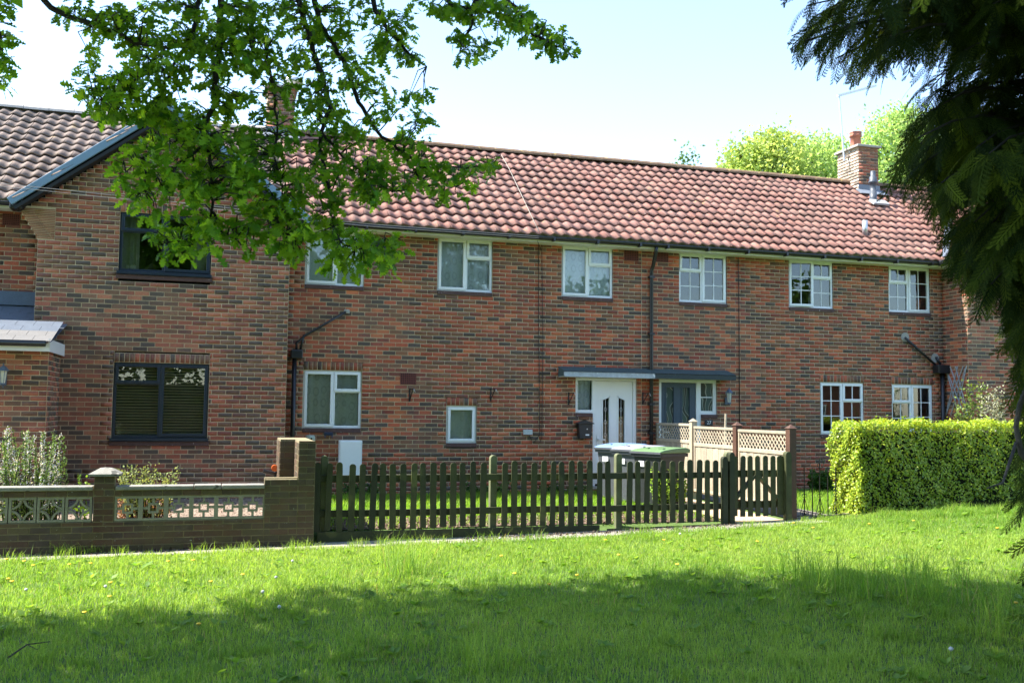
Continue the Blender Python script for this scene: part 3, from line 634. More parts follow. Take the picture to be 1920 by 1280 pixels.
def door_grey():
    fy = .03; f = MB(); f.box(ex0, exs, fy, fy+.07, ez1-.06, ez1); f.box(ex0, ex0+.06, fy, fy+.07, 0, ez1-.06); f.box(ex1-.10, ex1, fy, fy+.07, 0, ez1-.06); f.box(exs-.075, exs, fy, fy+.07, es0, ez1-.06); f.box(ex1, exs-.075, fy, fy+.07, es0, es0+.07)
    d = f.build('door', WHITE, h3, bevel=.004); a, b = ex0+.062, ex1-.102; y = fy+.02; wd = b-a; cols = [(a+wd*.15, a+wd*.36), (a+wd*.61, a+wd*.82)]; zb, zt = .95, 1.88
    DG = M('grey_blue_door', (.05, .075, .10), .35, .06, 5); leaf = MB()
    leaf.box(a, cols[0][0], y, y+.05, .03, ez1-.062); leaf.box(cols[0][1], cols[1][0], y, y+.05, .03, ez1-.062); leaf.box(cols[1][1], b, y, y+.05, .03, ez1-.062)
    pm = bpy.data.materials.new('leaded_glass'); N, L = nodes(pm); bs = N['Principled BSDF']; v = N.new('ShaderNodeTexWave'); v.inputs['Scale'].default_value = 2.2; v.inputs['Distortion'].default_value = 9; v.inputs['Detail'].default_value = 1; L.new(gpos(N), v.inputs['Vector'])
    L.new(ramp(N, L, v.outputs['Fac'], [(.45, (.07, .10, .09)), (.62, (.10, .13, .12)), (.72, (.42, .42, .36)), (.85, (.05, .06, .05))]), bs.inputs['Base Color']); bs.inputs['Roughness'].default_value = .12
    for c, e in cols:
        leaf.box(c, e, y, y+.05, .03, zb); leaf.box(c, e, y, y+.05, zt, ez1-.062); MB().box(c, e, y+.028, y+.036, zb, zt).build('pane', pm, d); m_ = MB(); t = .025
        m_.box(c-t, c, y-.01, y, zb-t, zt+t); m_.box(e, e+t, y-.01, y, zb-t, zt+t); m_.box(c, e, y-.01, y, zb-t, zb); m_.box(c, e, y-.01, y, zt, zt+t); m_.build('bead', DG, d)
    leaf.build('leaf', DG, d); MB().box(ex1, exs-.075, fy+.03, fy+.036, es0+.07, ez1-.06).build('pane', pm, d)
    MB().box(ex1, exs-.075, fy+.018, fy+.029, (es0+ez1)/2-.01, (es0+ez1)/2+.01).build('glazing_bar', WHITE, d); MB().box(ex1+.004, exs-.002, -.015, .03, es0-.07, es0-.003).build('sill', SILL, d, bevel=.006); MB().box(ex0, ex1, -.02, .1, -.05, 0).build('threshold', CONC, d)
    hd = MB(); hd.box(a+.03, a+.06, y-.012, y, .85, 1.1); hd.bar((a+.045, y-.035, 1.02), (a+.17, y-.035, 1.02), .02, .02); hd.build('handle', STEEL, d)
door_grey(); canopy(h3, 1229.2, 1380, DARKPAINT)
# number plate 27
pl = W(1328.5, 792, 0); z_ = pl[2]; plate = MB().box(pl[0]-.085, pl[0]+.085, -.02, -.002, z_-.055, z_+.055).build('number_plate', M('slate_plate', (.02, .028, .035), .4, .2, 8), h3, bevel=.003)
cu = bpy.data.curves.new('digits', 'FONT'); cu.body = '27'; cu.size = .095; cu.align_x = 'CENTER'; cu.align_y = 'CENTER'; cu.extrude = .002
to = bpy.data.objects.new('digits', cu); C.objects.link(to); bpy.context.view_layer.update()
me = bpy.data.meshes.new_from_object(to.evaluated_get(bpy.context.evaluated_depsgraph_get())); bpy.data.objects.remove(to); dg = bpy.data.objects.new('digits', me); r = finish(dg, plate); dg.location = Vector((pl[0], -.0225, z_))-r; dg.rotation_euler = (rad(90), 0, 0); me.materials.clear(); me.materials.append(WHITE)
roof3 = roof_deck(h3, H2X1, 18.5)
VAL = lambda p: p[0] < 14.30+(p[1]-EY)*.92
roof_slope(h3, roof3, (H2X0+31*TW, EY, EZ), (1, 0, 0), SV, 10.2, ROWS, 0, VAL, RED, TILE_O, TILE_V, 300, 22, pick=lambda x, y: x < 1640)
ridge_tiles(roof3, H2X1, 18.4, RIDGE_M); gutter(h3, H2X1, 14.28); eaves(h3, H2X1, 14.30)
airbrick(h3, 1229, 1253, 470, 491)
hp = W(1765, 690, -.1)
wp = pipe(h3, 'waste_pipe', [W(1697, 633, -.06), W(1754, 684, -.07)], .026); pipe(wp, 'branch', [W(1755, 669, -.02), W(1764, 683, -.07)], .026)
MB().box(hp[0]-.15, hp[0]+.15, -.2, -.01, WZ(1765, 700, -.1), WZ(1765, 684, -.1)).build('hopper', BLACK, wp, bevel=.015); pipe(wp, 'drop_pipe', [(hp[0]+.03, -.09, hp[2]), (hp[0]+.03, -.09, -.1)], .045)
for q in ((1697, 632), (1753, 671)):
    c_ = W(q[0], q[1], 0); MB().tube([(c_[0], -.006, c_[2]), (c_[0], .0, c_[2])], .10, 14).build('cement_patch', CONC, wp)
pipe(h3, 'wall_cable', [W(1384, 480, -.02), W(1385, 520, -.012), W(1386, 640, -.012), W(1387, 800, -.012)], .007, IRON)
# chimney of this house on the ridge
def chimney(parent, xa, xb, ya, yb, z0, z1, pots, seed, aer=False):
    c = MB().box(xa+.01, xb-.01, ya+.01, yb-.01, z0, z1).build('chimney', MORTAR, parent)
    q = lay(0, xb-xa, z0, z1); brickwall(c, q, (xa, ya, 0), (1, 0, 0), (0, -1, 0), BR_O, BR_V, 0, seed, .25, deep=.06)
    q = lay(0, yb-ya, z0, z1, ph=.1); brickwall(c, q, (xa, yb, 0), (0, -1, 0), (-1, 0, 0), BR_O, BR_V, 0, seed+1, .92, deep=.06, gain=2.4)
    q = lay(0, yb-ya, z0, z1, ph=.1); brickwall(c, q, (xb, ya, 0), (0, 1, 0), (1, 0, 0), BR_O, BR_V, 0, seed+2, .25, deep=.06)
    MB().box(xa-.06, xb+.06, ya-.06, yb+.06, z1, z1+.06).build('capping', CONC, c, bevel=.012)
    for px_, r_ in pots:
        MB().lathe((px_, (ya+yb)/2, z1+.06), [(.15, 0), (.135, .05), (.125, .30), (.15, .31), (.15, .36), (.13, .37), (.15, .40), (.15, .43), (.11, .43), (.10, .2)], 18).build('chimney_pot', TERRA, c, smooth=True)
    f = MB(); zz = EZ+(ya-EY)*(RZ-EZ)/(RY-EY); f.box(xa-.02, xb+.02, ya-.016, ya, zz-.02, zz+.2); f.bar((xa-.1, ya-.12, zz+.0), (xb+.1, ya-.12, zz+.0), .25, .02, (0, -.565, .82)); f.build('flashing', LEAD, c)
    return c
CY = 2.75; cxa, cxb = WX(1610, 310, CY), WX(1647, 310, CY); cz1 = WZ(1628, 277, CY)
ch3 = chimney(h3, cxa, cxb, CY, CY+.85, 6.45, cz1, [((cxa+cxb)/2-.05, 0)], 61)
fx = W(1637, 350, 2.2); fz = EZ+(2.2-EY)*(RZ-EZ)/(RY-EY)
MB().lathe((fx[0], 2.2, fz-.05), [(.085, 0), (.085, .3), (.075, .3), (.075, .52), (.105, .53), (.105, .57), (.085, .60), (.085, .68), (.06, .69), (.06, .80), (.05, .82)], 14).build('flue_pipe', M('dark_flue', (.06, .07, .085), .45, .15, 6), roof3, smooth=True)
MB().bar((fx[0]-.2, 2.0, fz-.02), (fx[0]+.22, 2.0, fz-.02), .22, .05, (0, -.565, .82)).build('flue_flashing', M('bright_lead', (.34, .35, .36), .5, .1, 5), roof3)
vy = .55; vx = W(1622, 440, vy); vz = EZ+(vy-EY)*(RZ-EZ)/(RY-EY); MB().lathe((vx[0], vy, vz-.02), [(.06, 0), (.06, .33), (.045, .33)], 12).build('vent_pipe', STEEL, roof3, smooth=True)
ae = thing('tv_aerial', 'slim pale television aerial on a tall mast strapped to the chimney', 'aerial', (cxa-.12, CY+.4, cz1-.5))
my = CY+.4; mb0, mt = W(1583, 302, my), W(1573, 178, my)
MB().tube([mb0, mt], .022, 8).build('mast', STEEL, ae); at = W(1642, 161, my); MB().bar(W(1570, 180, my), at, .07, .05).build('boom', M('pale_plastic_aerial', (.75, .75, .75), .4, .05, 4), ae); MB().bar((mb0[0], my, mb0[2]+.12), (cxa, my, mb0[2]+.12), .05, .05).build('bracket', STEEL, ae); MB().tube([(mb0[0]-.01, my, mb0[2]+.05), (mb0[0]+.1, my-.06, mb0[2]-.02), (mb0[0]+.16, my-.05, mb0[2]+.15), (mb0[0]+.08, my-.03, mb0[2]+.33)], .012, 6).build('cable', WHITE, ae)

# =================================================================== HOUSE projecting beyond number 27
PJ = -.72; h4 = thing('projecting_house', 'brick house end projecting past number 27, half hidden by dark cypress', 'house', (16.6, PJ, 0))
O4X = 14.66; br4 = lay(0, .72, Z0, 4.53, ph=.1); w4m = mortar_sheet(h4, 'side_wall', br4, (O4X, 0, 0), (0, -1, 0), (-1, 0, 0)); brickwall(w4m, br4, (O4X, 0, 0), (0, -1, 0), (-1, 0, 0), BR_O, BR_V, 150, 14)
gz = lambda z, a, b: (max(a, 14.66+(z-4.75)/.72), min(b, 18.7-(z-4.75)/.72)) if z > 4.75 else (a, b)
br5 = lay(14.66, 18.7, Z0, 6.0, clip=gz, ph=14.66); w5m = mortar_sheet(h4, 'front_wall', br5, (0, PJ, 0), (1, 0, 0), (0, -1, 0)); brickwall(w5m, br5, (0, PJ, 0), (1, 0, 0), (0, -1, 0), BR_O, BR_V, 150, 15, .15, pick=lambda x, y: 400 < y < 780)
r4 = MB(); zz0, zz1 = 4.58, 6.25; r4.quad((14.3, PJ-.12, zz0), (14.3, 3.4, zz0), (16.68, 3.4, zz1), (16.68, PJ-.12, zz1)); r4.quad((16.68, PJ-.12, zz1), (16.68, 3.4, zz1), (19.05, 3.4, zz0), (19.05, PJ-.12, zz0)); roof4 = r4.build('roof', DECK, h4)
u4 = np.array([16.68-14.3, 0, zz1-zz0]); u4 /= np.linalg.norm(u4)
roof_slope(h4, roof4, (14.3, 3.0, zz0), (0, -1, 0), u4, 3.8, 9, 0, lambda p: p[0] > 14.30+(p[1]-EY)*.92-.02, RED, TILE_O, TILE_V, 120, 23)
MB().bar((14.34, -.5, 4.70), (16.6, 1.95, 6.36), .14, .02, (-.4, -.5, .75)).build('valley', LEAD, roof4)
MB().bar((14.22, PJ-.13, 4.6), (16.68, PJ-.13, 6.33), .03, .17, (0, 0, 1)).build('verge_board', CREAM, roof4); MB().bar((19.1, PJ-.13, 4.6), (16.68, PJ-.13, 6.33), .03, .17, (0, 0, 1)).build('verge_board', CREAM, roof4)
MB().box(14.32, 14.36, PJ-.1, -.31, 4.495, 4.66).build('fascia', CREAM, h4); MB().box(14.36, 14.65, PJ-.1, -.0, 4.505, 4.525).build('soffit', CREAM, h4); MB().tube([(14.27, -.40, 4.57), (14.27, PJ-.1, 4.57)], .06, 10).build('gutter', BLACK, h4)
tr = thing('wall_trellis', 'grey diamond trellis fixed to the brick side wall beside the hopper', 'trellis', (14.64, -.35, 1.6)); zt0, zt1 = WZ(1812, 760, -.7), WZ(1806, 700, -.5)
for k in range(4):
    for s in (1, -1):
        ya, yb = -.10-.16*k, -.10-.16*k-.55
        za, zb = (zt1+.15, zt0-.2) if s > 0 else (zt0-.2, zt1+.15)
        y0c, y1c = max(-.70, min(-.08, ya+.2)), max(-.70, min(-.08, yb+.2)); MB().bar((14.645 if s > 0 else 14.635, y0c, za), (14.645 if s > 0 else 14.635, y1c, zb), .01, .022, (1, 0, 0)).build('lath', M('grey_lath', (.40, .42, .45), .6, .15, 8), tr)

# =================================================================== HOUSE with the gable and dark windows
h1 = thing('gabled_house', 'brick house with projecting gable, dark grey windows, brown tiled roof and slate porch', 'house', (-1.5, 0, 0))
gu = (-1.68, -.255, 3.57, 4.535); gl = (-1.685, -.225, .89, 2.10)
vL, vR, vP = (W(30, 375, GAB_Y-.1), W(574, 393, GAB_Y-.1), W(313, 203, GAB_Y-.1))
VX0, VX1, VPX = float(vL[0]), float(vR[0]), float((vL[0]+vR[0])/2); VZE, VZP = float(vL[2])-.02, float(vP[2])
slope = (VZP-VZE)/(VPX-VX0)
def gclip(z, a, b):
    lo, hi = a, b
    if z > 4.02: k = (min(z, 4.5)-4.02)*.62; lo, hi = a-k, b+k
    top = VZP-.16-z; return max(lo, VPX-top/slope), min(hi, VPX+top/slope)
hol1 = [(gu[0], gu[1], gu[2]-.13, gu[3]+.15), (gl[0], gl[1], gl[2]-.13, gl[3]+.15)]
br1 = lay(GX0, GX1, Z0, VZP-.1, hol1+[(-9, GX0+.24, 4.02, 4.5), (GX1-.24, 9, 4.02, 4.5)], clip=gclip, ph=GX0)
cl = []
for k in range(18):
    z = 4.02+k*.0267; lo, hi = gclip(z+.013, GX0, GX1); j = 0.05
    cl += [(lo, lo+.2, z, z+.0267, lo, lo+.2), (lo+.2, GX0+.19+j, z, z+.0267, lo, GX0), (GX1-.19-j, hi-.2, z, z+.0267, hi, hi), (hi-.2, hi, z, z+.0267, hi, hi)]
wl1 = mortar_sheet(h1, 'gable_wall', lay(GX0, GX1, Z0, VZP-.1, hol1, clip=gclip, ph=GX0), (0, GAB_Y, 0), (1, 0, 0), (0, -1, 0))
brickwall(wl1, br1, (0, GAB_Y, 0), (1, 0, 0), (0, -1, 0), BR_O, BR_V, 300, 16, .22, pick=lambda x, y: (y > 540 and y < 880), extra=soldier(gu[0], gu[1], gu[3])+soldier(gl[0], gl[1], gl[3]))
# corbelled corners of thin tiles
rr = np.random.default_rng(5); VV = []; CC = []
for b in cl:
    if b[1]-b[0] < .03: continue
    t = brick_template(rr, b[1]-b[0]-.004, b[3]-b[2]-.010, .3); VV.append(np.array([b[0]+.002, GAB_Y-.002+rr.uniform(-.003, .001), b[2]+.005])+t); CC.append(np.tile((*(np.array((.33, .15, .085))*rr.uniform(.75, 1.2)), .1), (8, 1)))
tag(np_mesh('corbel_tiles', np.concatenate(VV), (BOXT[None]+(np.arange(len(VV))*8)[:, None, None]).reshape(-1, 3), BR_V, wl1, np.concatenate(CC)), kind='stuff')
for g in (gu, gl): MB().box(g[0]-.02, g[1]+.02, GAB_Y+.005, GAB_Y+.1, g[3], g[3]+.15).build('lintel', MORTAR, wl1)
window(h1, *gu, GAB_Y, 'R', mat=ANTHRA, small=.24, curtain=True); window(h1, *gl, GAB_Y, 'R', mat=ANTHRA, small=.22, blind=True)
# box on the inner sill upstairs
MB().box(gu[0]+.09, gu[0]+.28, GAB_Y+.2, GAB_Y+.3, gu[2]-.05, gu[2]+.14).build('tissue_box', M('dotted_box', (.72, .74, .72), .6, .05, 5, spots=((.1, .12, .3), 40, .66)), h1, bevel=.03)
sw = MB(); A_, B_ = GX1-.007, GX0+.007; sw.quad((A_, GAB_Y+.1, Z0), (A_, 0.1, Z0), (A_, 0.1, 4.6), (A_, GAB_Y+.1, 4.6)); sw.quad((B_, 0.1, Z0), (B_, GAB_Y+.1, Z0), (B_, GAB_Y+.1, 4.6), (B_, 0.1, 4.6)); sw.build('gable_return', MORTAR, h1)
brs = lay(0, .45, Z0, 4.5, ph=.1); brickwall(wl1, brs, (GX1, GAB_Y, 0), (0, 1, 0), (1, 0, 0), BR_O, BR_V, 0, 17, wallname='return_bricks'); brickwall(wl1, brs, (GX0, 0, 0), (0, -1, 0), (-1, 0, 0), BR_O, BR_V, 0, 18, wallname='return_bricks')
brL = lay(-7, GX0, Z0, 4.53, ph=.05); wl0 = mortar_sheet(h1, 'recessed_wall', brL, (0, 0, 0), (1, 0, 0), (0, -1, 0)); brickwall(wl0, brL, (0, 0, 0), (1, 0, 0), (0, -1, 0), BR_O, BR_V, 40, 19, pick=lambda x, y: x > 0 and 400 < y < 600)
shell(h1, -7, H2X0, 0); eaves(h1, -7, GX0-.26); gutter(h1, -7, GX0-.22)
airbrick(h1, 5, 38, 400, 422)
roof1 = roof_deck(h1, -7, H2X0, 'roof')
def kp(p):   # outside the gable's own roof
    zr = VZP-abs(p[0]-VPX)*slope; return p[2] > zr-.02 or p[1] > 3.0
roof_slope(h1, roof1, (-7, EY, EZ), (1, 0, 0), SV, 7.95, ROWS, 0, kp, BRN, TILE_GO, TILE_GV, 150, 24, pick=lambda x, y: 0 < x < 260 or x > 380)
ridge_tiles(roof1, -7, H2X0-.1, RIDGE_G)
for s, ex in ((1, VX0), (-1, VX1)):
    gs = np.array([VPX-ex, 0, VZP-VZE]); Ls = np.linalg.norm(gs); gs /= Ls
    yb = EY+(VZP-EZ)*(RY-EY)/(RZ-EZ)+.1; r_ = MB().quad((ex, GAB_Y-.1, VZE-.03), (VPX, GAB_Y-.1, VZP-.03), (VPX, yb, VZP-.03), (ex, yb, VZE-.03)); dk = r_.build('gable_roof', DECK, h1)
    keep = lambda p: p[2] > EZ+(p[1]-EY)*(RZ-EZ)/(RY-EY)-.05
    O_ = (ex, yb, VZE-.02) if s > 0 else (ex, GAB_Y-.1, VZE-.02); roof_slope(h1, dk, O_, (0, -s, 0), gs, yb-GAB_Y+.05, int(Ls/TG), 0, keep, BRN, TILE_GO, TILE_GV, 0, 25+s)
    a_, b_ = Vector((ex-s*.06, GAB_Y-.2, VZE-.045)), Vector((VPX, GAB_Y-.2, VZP+.0)); n_ = Vector((-gs[2]*s, 0, gs[0]*s)); n_ = n_ if n_.z > 0 else -n_
    MB().bar(a_+n_*.02, b_+n_*.02, .05, .125, n_).build('verge_board', VERGE, dk, bevel=.008); MB().bar(a_-n_*.10+Vector((0, .09, 0)), b_-n_*.10+Vector((0, .09, 0)), .2, .05, n_).build('verge_soffit', M('verge_black', (.012, .013, .016), .6, .1, 5), dk)
MB().tube([(VPX, GAB_Y-.12, VZP+.05), (VPX, 2.2, VZP+.05)], .11, 10).build('gable_ridge', M('dark_ridge', (.08, .08, .085), .7, .2, 8), h1)
MB().box(VX0-.09, VX0+.10, GAB_Y-.13, -.3, VZE-.12, VZE+.04).build('gutter_end', BLACK, h1, bevel=.02)
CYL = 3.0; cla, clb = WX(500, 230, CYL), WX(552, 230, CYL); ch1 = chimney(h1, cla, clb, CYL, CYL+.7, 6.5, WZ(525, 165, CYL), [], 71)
MB().lathe(((cla+clb)/2+.25, CYL+.3, WZ(525, 165, CYL)+.06), [(.12, 0), (.12, .12), (.22, .16), (.2, .24), (.05, .3)], 14).build('metal_cowl', STEEL, ch1, smooth=True)
bp_ = W(137, 222, 4.6); MB().lathe((bp_[0], 4.6, bp_[2]-.5), [(.16, 0), (.16, .44), (.19, .46), (.19, .52), (.16, .53), (.16, .56), (.19, .57), (.19, .63), (.15, .66)], 16).build('chimney_pot', TERRA, h1, smooth=True)
# porch on the left
py_ = -1.55; pxr = WX(88, 740, py_); zpe = WZ(40, 655, py_-.25)
brp = lay(-7, pxr, Z0, zpe, ph=pxr); pw = mortar_sheet(h1, 'porch_wall', brp, (0, py_, 0), (1, 0, 0), (0, -1, 0)); brickwall(pw, brp, (0, py_, 0), (1, 0, 0), (0, -1, 0), BR_O, BR_V, 60, 31, .3, pick=lambda x, y: x > 0)
brq = lay(0, 1.1, Z0, zpe, ph=.1); sq = MB(); sq.quad((pxr-.005, py_+.0, Z0), (pxr-.005, GAB_Y, Z0), (pxr-.005, GAB_Y, zpe), (pxr-.005, py_, zpe)); sq.build('porch_return', MORTAR, h1); brickwall(pw, brq, (pxr, py_, 0), (0, 1, 0), (1, 0, 0), BR_O, BR_V, 0, 32, .3, wallname='return_bricks')
pe = WX(97, 650, py_-.3); SLATE = M('slate', (.09, .11, .14), .5, .25, 6); SLATE_L = M('pale_slate', (.14, .135, .13), .55, .15, 6)
MB().box(-7, pe-.05, py_-.28, py_-.255, zpe-.02, zpe+.10).build('porch_fascia', WHITE, h1); MB().box(-7, pe-.06, py_-.255, py_, zpe-.01, zpe+.005).build('porch_soffit', WHITE, h1)
MB().box(pe-.05, pe-.028, py_-.28, GAB_Y-.005, zpe-.02, zpe+.16).build('porch_barge', WHITE, h1)
gt = MB().tube([(-7, py_-.32, zpe+.09), (pe-.08, py_-.32, zpe+.09)], .045, 10).build('porch_gutter', BLACK, h1, smooth=True)
prf = MB().quad((-7, py_-.34, zpe+.115), (pe, py_-.34, zpe+.115), (pe, GAB_Y-.004, zpe+.49), (-7, GAB_Y-.004, zpe+.49)).build('porch_roof', SLATE, h1)
MB().quad((-7, GAB_Y-.004, zpe+.49), (GX0-.005, GAB_Y-.004, zpe+.49), (GX0-.005, -.004, zpe+.80), (-7, -.004, zpe+.80)).build('upper_slope', SLATE, prf)
sl_base = {}
for rw in range(4):
    yy = py_-.34+rw*.26; zz = zpe+.122+rw*.26*.345
    for k in range(16):
        x1_ = pe-.01-k*.255-(.127 if rw % 2 else 0); x0_ = x1_-.25
        if rw % 2 and k == 0: MB().bar((x1_+.004, yy+.15, zz+.052), (pe-.01, yy+.15, zz+.052), .30, .007, (0, -.32, .93)).build('slate', SLATE_L if rw < 2 else SLATE, prf)
        o = MB().bar((x0_, yy+.15, zz+.052), (x1_, yy+.15, zz+.052), .30, .007, (0, -.32, .93)).build('slate', SLATE_L if rw < 2 else SLATE, prf)
for rw in range(3):
    for k in range(14):
        x1_ = GX0-.01-k*.255-(.127 if rw % 2 else 0); MB().bar((x1_-.25, GAB_Y+.06+rw*.13, zpe+.53+rw*.092), (x1_, GAB_Y+.06+rw*.13, zpe+.53+rw*.092), .19, .008, (0, -.58, .82)).build('slate', SLATE, prf)
MB().box(-7, GX0-.005, -.05, -.004, zpe+.80, zpe+1.02).build('porch_flashing', M('blue_lead', (.10, .13, .18), .5, .2, 6), prf)
def lantern(name, label, c, y, s=1.0, up=True, parent=None):
    t = thing(name, label, 'lamp', (c[0], y, c[2])); gm = M('lamp_metal', (.10, .13, .18), .4, .15, 8); gl_ = M('lamp_glass', (.6, .6, .5), .2, .1, 8); x, z = c[0], c[2]; yy = y-.13*s
    MB().box(x-.03*s, x+.03*s, y-.02, y, z-.14*s, z+.0*s).build('backplate', gm, t, bevel=.005); MB().tube([(x, y-.01, z-.11*s), (x, y-.1*s, z-.16*s), (x, yy, z-.1*s)] if up else [(x, y-.01, z+.05*s), (x, y-.06*s, z+.12*s), (x, yy, z+.1*s)], .012*s, 8).build('arm', gm, t, smooth=True)
    MB().lathe((x, yy, z), [(.035*s, -.10*s), (.055*s, .09*s)], 6).build('glass', gl_, t); MB().lathe((x, yy, z), [(.085*s, .085*s), (.075*s, .105*s), (.04*s, .15*s), (.012*s, .165*s), (.012*s, .20*s)], 6).build('cap', gm, t); MB().lathe((x, yy, z), [(.02*s, -.14*s), (.045*s, -.12*s), (.04*s, -.10*s)], 6).build('base', gm, t)
    for k in range(6):
        t_ = k*math.pi/3; MB().bar((x+.037*s*math.cos(t_), yy+.037*s*math.sin(t_), z-.1*s), (x+.057*s*math.cos(t_), yy+.057*s*math.sin(t_), z+.09*s), .007, .007).build('bar', gm, t)
lantern('wall_lantern', 'small carriage lantern on the brick porch wall under the white fascia', W(9, 706, py_), py_, .95)
lantern('wall_lantern', 'hooded wall lamp beside the grey front door of number 27', W(1361, 745, 0), 0, 1.0, up=False)

# =================================================================== things fixed to the walls
for (bx, by, lab) in ((768, 738, 'black basket bracket under the red air brick'), (920, 738, 'black basket bracket on bare brick right above the small square window'), (1066, 745, 'black basket bracket beside the narrow side light of the white door'), (1205, 745, 'black basket bracket on the brick strip beside the downpipe')):
    p = W(bx, by, 0); t = thing('basket_bracket', lab.replace(' right above', ' beside'), 'bracket', (p[0], 0, p[2]), 'hanging basket brackets'); x, z = p[0], p[2]
    MB().box(x-.012, x+.012, -.012, 0, z-.14, z+.1).build('backplate', IRON, t); MB().bar((x, -.01, z+.08), (x+.03, -.24, z+.08), .014, .014).build('arm', IRON, t); MB().bar((x, -.01, z-.11), (x+.025, -.19, z+.075), .012, .012).build('brace', IRON, t)
    MB().tube([(x+.03, -.24, z+.08), (x+.035, -.265, z+.05), (x+.05, -.26, z+.03), (x+.05, -.235, z+.04)], .006, 6).build('hook', STEEL, t)
p = W(1097, 806, -.1); t = thing('post_box', 'black gabled letter box on the wall beside the white door', 'letter box', (p[0], 0, p[2]-.25)); x, z = p[0], p[2]
MB().extr([(x-.115, z-.16), (x+.115, z-.16), (x+.14, z+.13), (x-.14, z+.13)], -.13, -.002).build('body', BLACK, t, bevel=.008); MB().extr([(x-.165, z+.115), (x+.165, z+.115), (x+.165, z+.13), (x, z+.185), (x-.165, z+.13)], -.16, -.0).build('lid', BLACK, t, bevel=.006); MB().box(x+.0, x+.07, -.134, -.13, z-.10, z-.075).build('name_card', WHITE, t); MB().tube([(x+.03, -.137, z+.02), (x+.03, -.128, z+.02)], .012, 10).build('lock', STEEL, t)

# =================================================================== front garden wall with screen blocks
GWY = -4.75
gw = thing('garden_wall', 'mossy brown brick garden wall with pierced concrete screen blocks and coping', 'wall', (-1, GWY, -.36))
zb0 = -.46; px0, px1 = -1.415, -1.19; XR = .53
low = lay(-6, XR, zb0, .04, ph=.05); up1 = lay(-6, px0, .335, .405, ph=.1); up2 = lay(px1, XR, .335, .405, ph=.02); pil = lay(px0, px1, .04, .57, ph=px0+.112); step = lay(XR, .93, zb0, .53, ph=XR+.07); pier = lay(.93, 1.135, zb0, .99, ph=1.03)
allb = low+up1+up2+pil+step+pier
core = mortar_sheet(gw, 'mortar', allb, (0, GWY, 0), (1, 0, 0), (0, -1, 0), .006, .1, MORTAR_OLD)
PALOLD = PAL; PAL = [((.070, .036, .026), .3, 30), ((.046, .033, .025), .4, 30), ((.09, .045, .028), .2, 20), ((.075, .06, .03), .1, 12)]; PW = np.array([p_[2] for p_ in PAL], float); PW /= PW.sum()
r = np.random.default_rng(41)
def gbrick(b, O=(0, GWY, 0), U=(1, 0, 0), N=(0, -1, 0), dep=.1):
    O = np.array(O, float); U = np.array(U, float); B = -np.array(N, float); t = brick_template(r, b[1]-b[0]-.012, b[3]-b[2]-.012, dep)
    v = O+(t[:, :1]+b[0]+.006)*U+(t[:, 1:2])*B+(t[:, 2:]+b[2]+.006)*np.array((0, 0, 1.0)); m_ = MB(); m_.v = [tuple(q) for q in v]; m_.f = [tuple(int(i) for i in q) for q in BOXT]; o = m_.build('brick', GB_O, core); o.color = brick_col(r); return o
for b in allb:
    if b[1] > -3.6: gbrick(b)
for yb_, xa_ in ((-4.0, .93), (-3.2, .74)):       # returns of the pier running back
    q = lay(0, .75, zb0, .98, ph=.11)
    for b in q: gbrick(b, (xa_, yb_, 0), (0, -1, 0), (-1, 0, 0))
for b in lay(.74, .93, zb0, .98, ph=.8): gbrick(b, (0, -3.98, 0))
bk = MB(); bk.box(-6, XR, GWY+.095, GWY+.2, zb0, .04); bk.box(XR, .93, GWY+.09, GWY+.215, zb0, .53); bk.box(.935, 1.13, GWY+.02, -4.0, zb0, .985); bk.box(.75, 1.13, -3.97, -3.2, zb0, .985); bk.box(px0+.005, px1-.005, GWY+.02, GWY+.215, .04, .57); bk.box(-6, px0, GWY+.02, GWY+.1, .338, .40); bk.box(px1, XR, GWY+.02, GWY+.1, .338, .40); bk.build('backing', MORTAR_OLD, gw)
def screen_block(x0, kind):
    s = .288; z0_ = .045; m_ = MB(); y0_, y1_ = GWY+.012, GWY+.085; f = .026
    m_.box(x0, x0+s, y0_, y1_, z0_, z0_+f); m_.box(x0, x0+s, y0_, y1_, z0_+s-f, z0_+s); m_.box(x0, x0+f, y0_, y1_, z0_+f, z0_+s-f); m_.box(x0+s-f, x0+s, y0_, y1_, z0_+f, z0_+s-f)
    if kind == 'A':
        h = s/2; wd = .022
        for cx, cz, a0 in ((x0, z0_, 0), (x0+s, z0_, 90), (x0+s, z0_+s, 180), (x0, z0_+s, 270)):
            for k in range(8):
                ta, tb = rad(a0+90*k/8), rad(a0+90*(k+1)/8); ri, ro = h-wd*.5-.01, h+wd*.5-.01
                P_ = lambda rr_, t_: (cx+rr_*math.cos(t_), cz+rr_*math.sin(t_)); m_.extr([P_(ri, ta), P_(ro, ta), P_(ro, tb), P_(ri, tb)], y0_+.008, y1_-.008)
    else:
        q = s*.29; e = s*.71; wd = .024; c = x0+s/2; zc = z0_+s/2
        m_.box(x0+q, x0+e, y0_+.008, y1_-.008, z0_+q, z0_+q+wd); m_.box(x0+q, x0+e, y0_+.008, y1_-.008, z0_+e-wd, z0_+e); m_.box(x0+q, x0+q+wd, y0_+.008, y1_-.008, z0_+q+wd, z0_+e-wd); m_.box(x0+e-wd, x0+e, y0_+.008, y1_-.008, z0_+q+wd, z0_+e-wd)
        m_.box(c-.014, c+.014, y0_+.01, y1_-.01, z0_+f, z0_+q); m_.box(c-.014, c+.014, y0_+.01, y1_-.01, z0_+e, z0_+s-f); m_.box(x0+f, x0+q, y0_+.01, y1_-.01, zc-.014, zc+.014); m_.box(x0+e, x0+s-f, y0_+.01, y1_-.01, zc-.014, zc+.014)
    m_.build('screen_block', BLOCK, gw)
for k in range(14): screen_block(px0-.005-.298*(k+1), 'A')
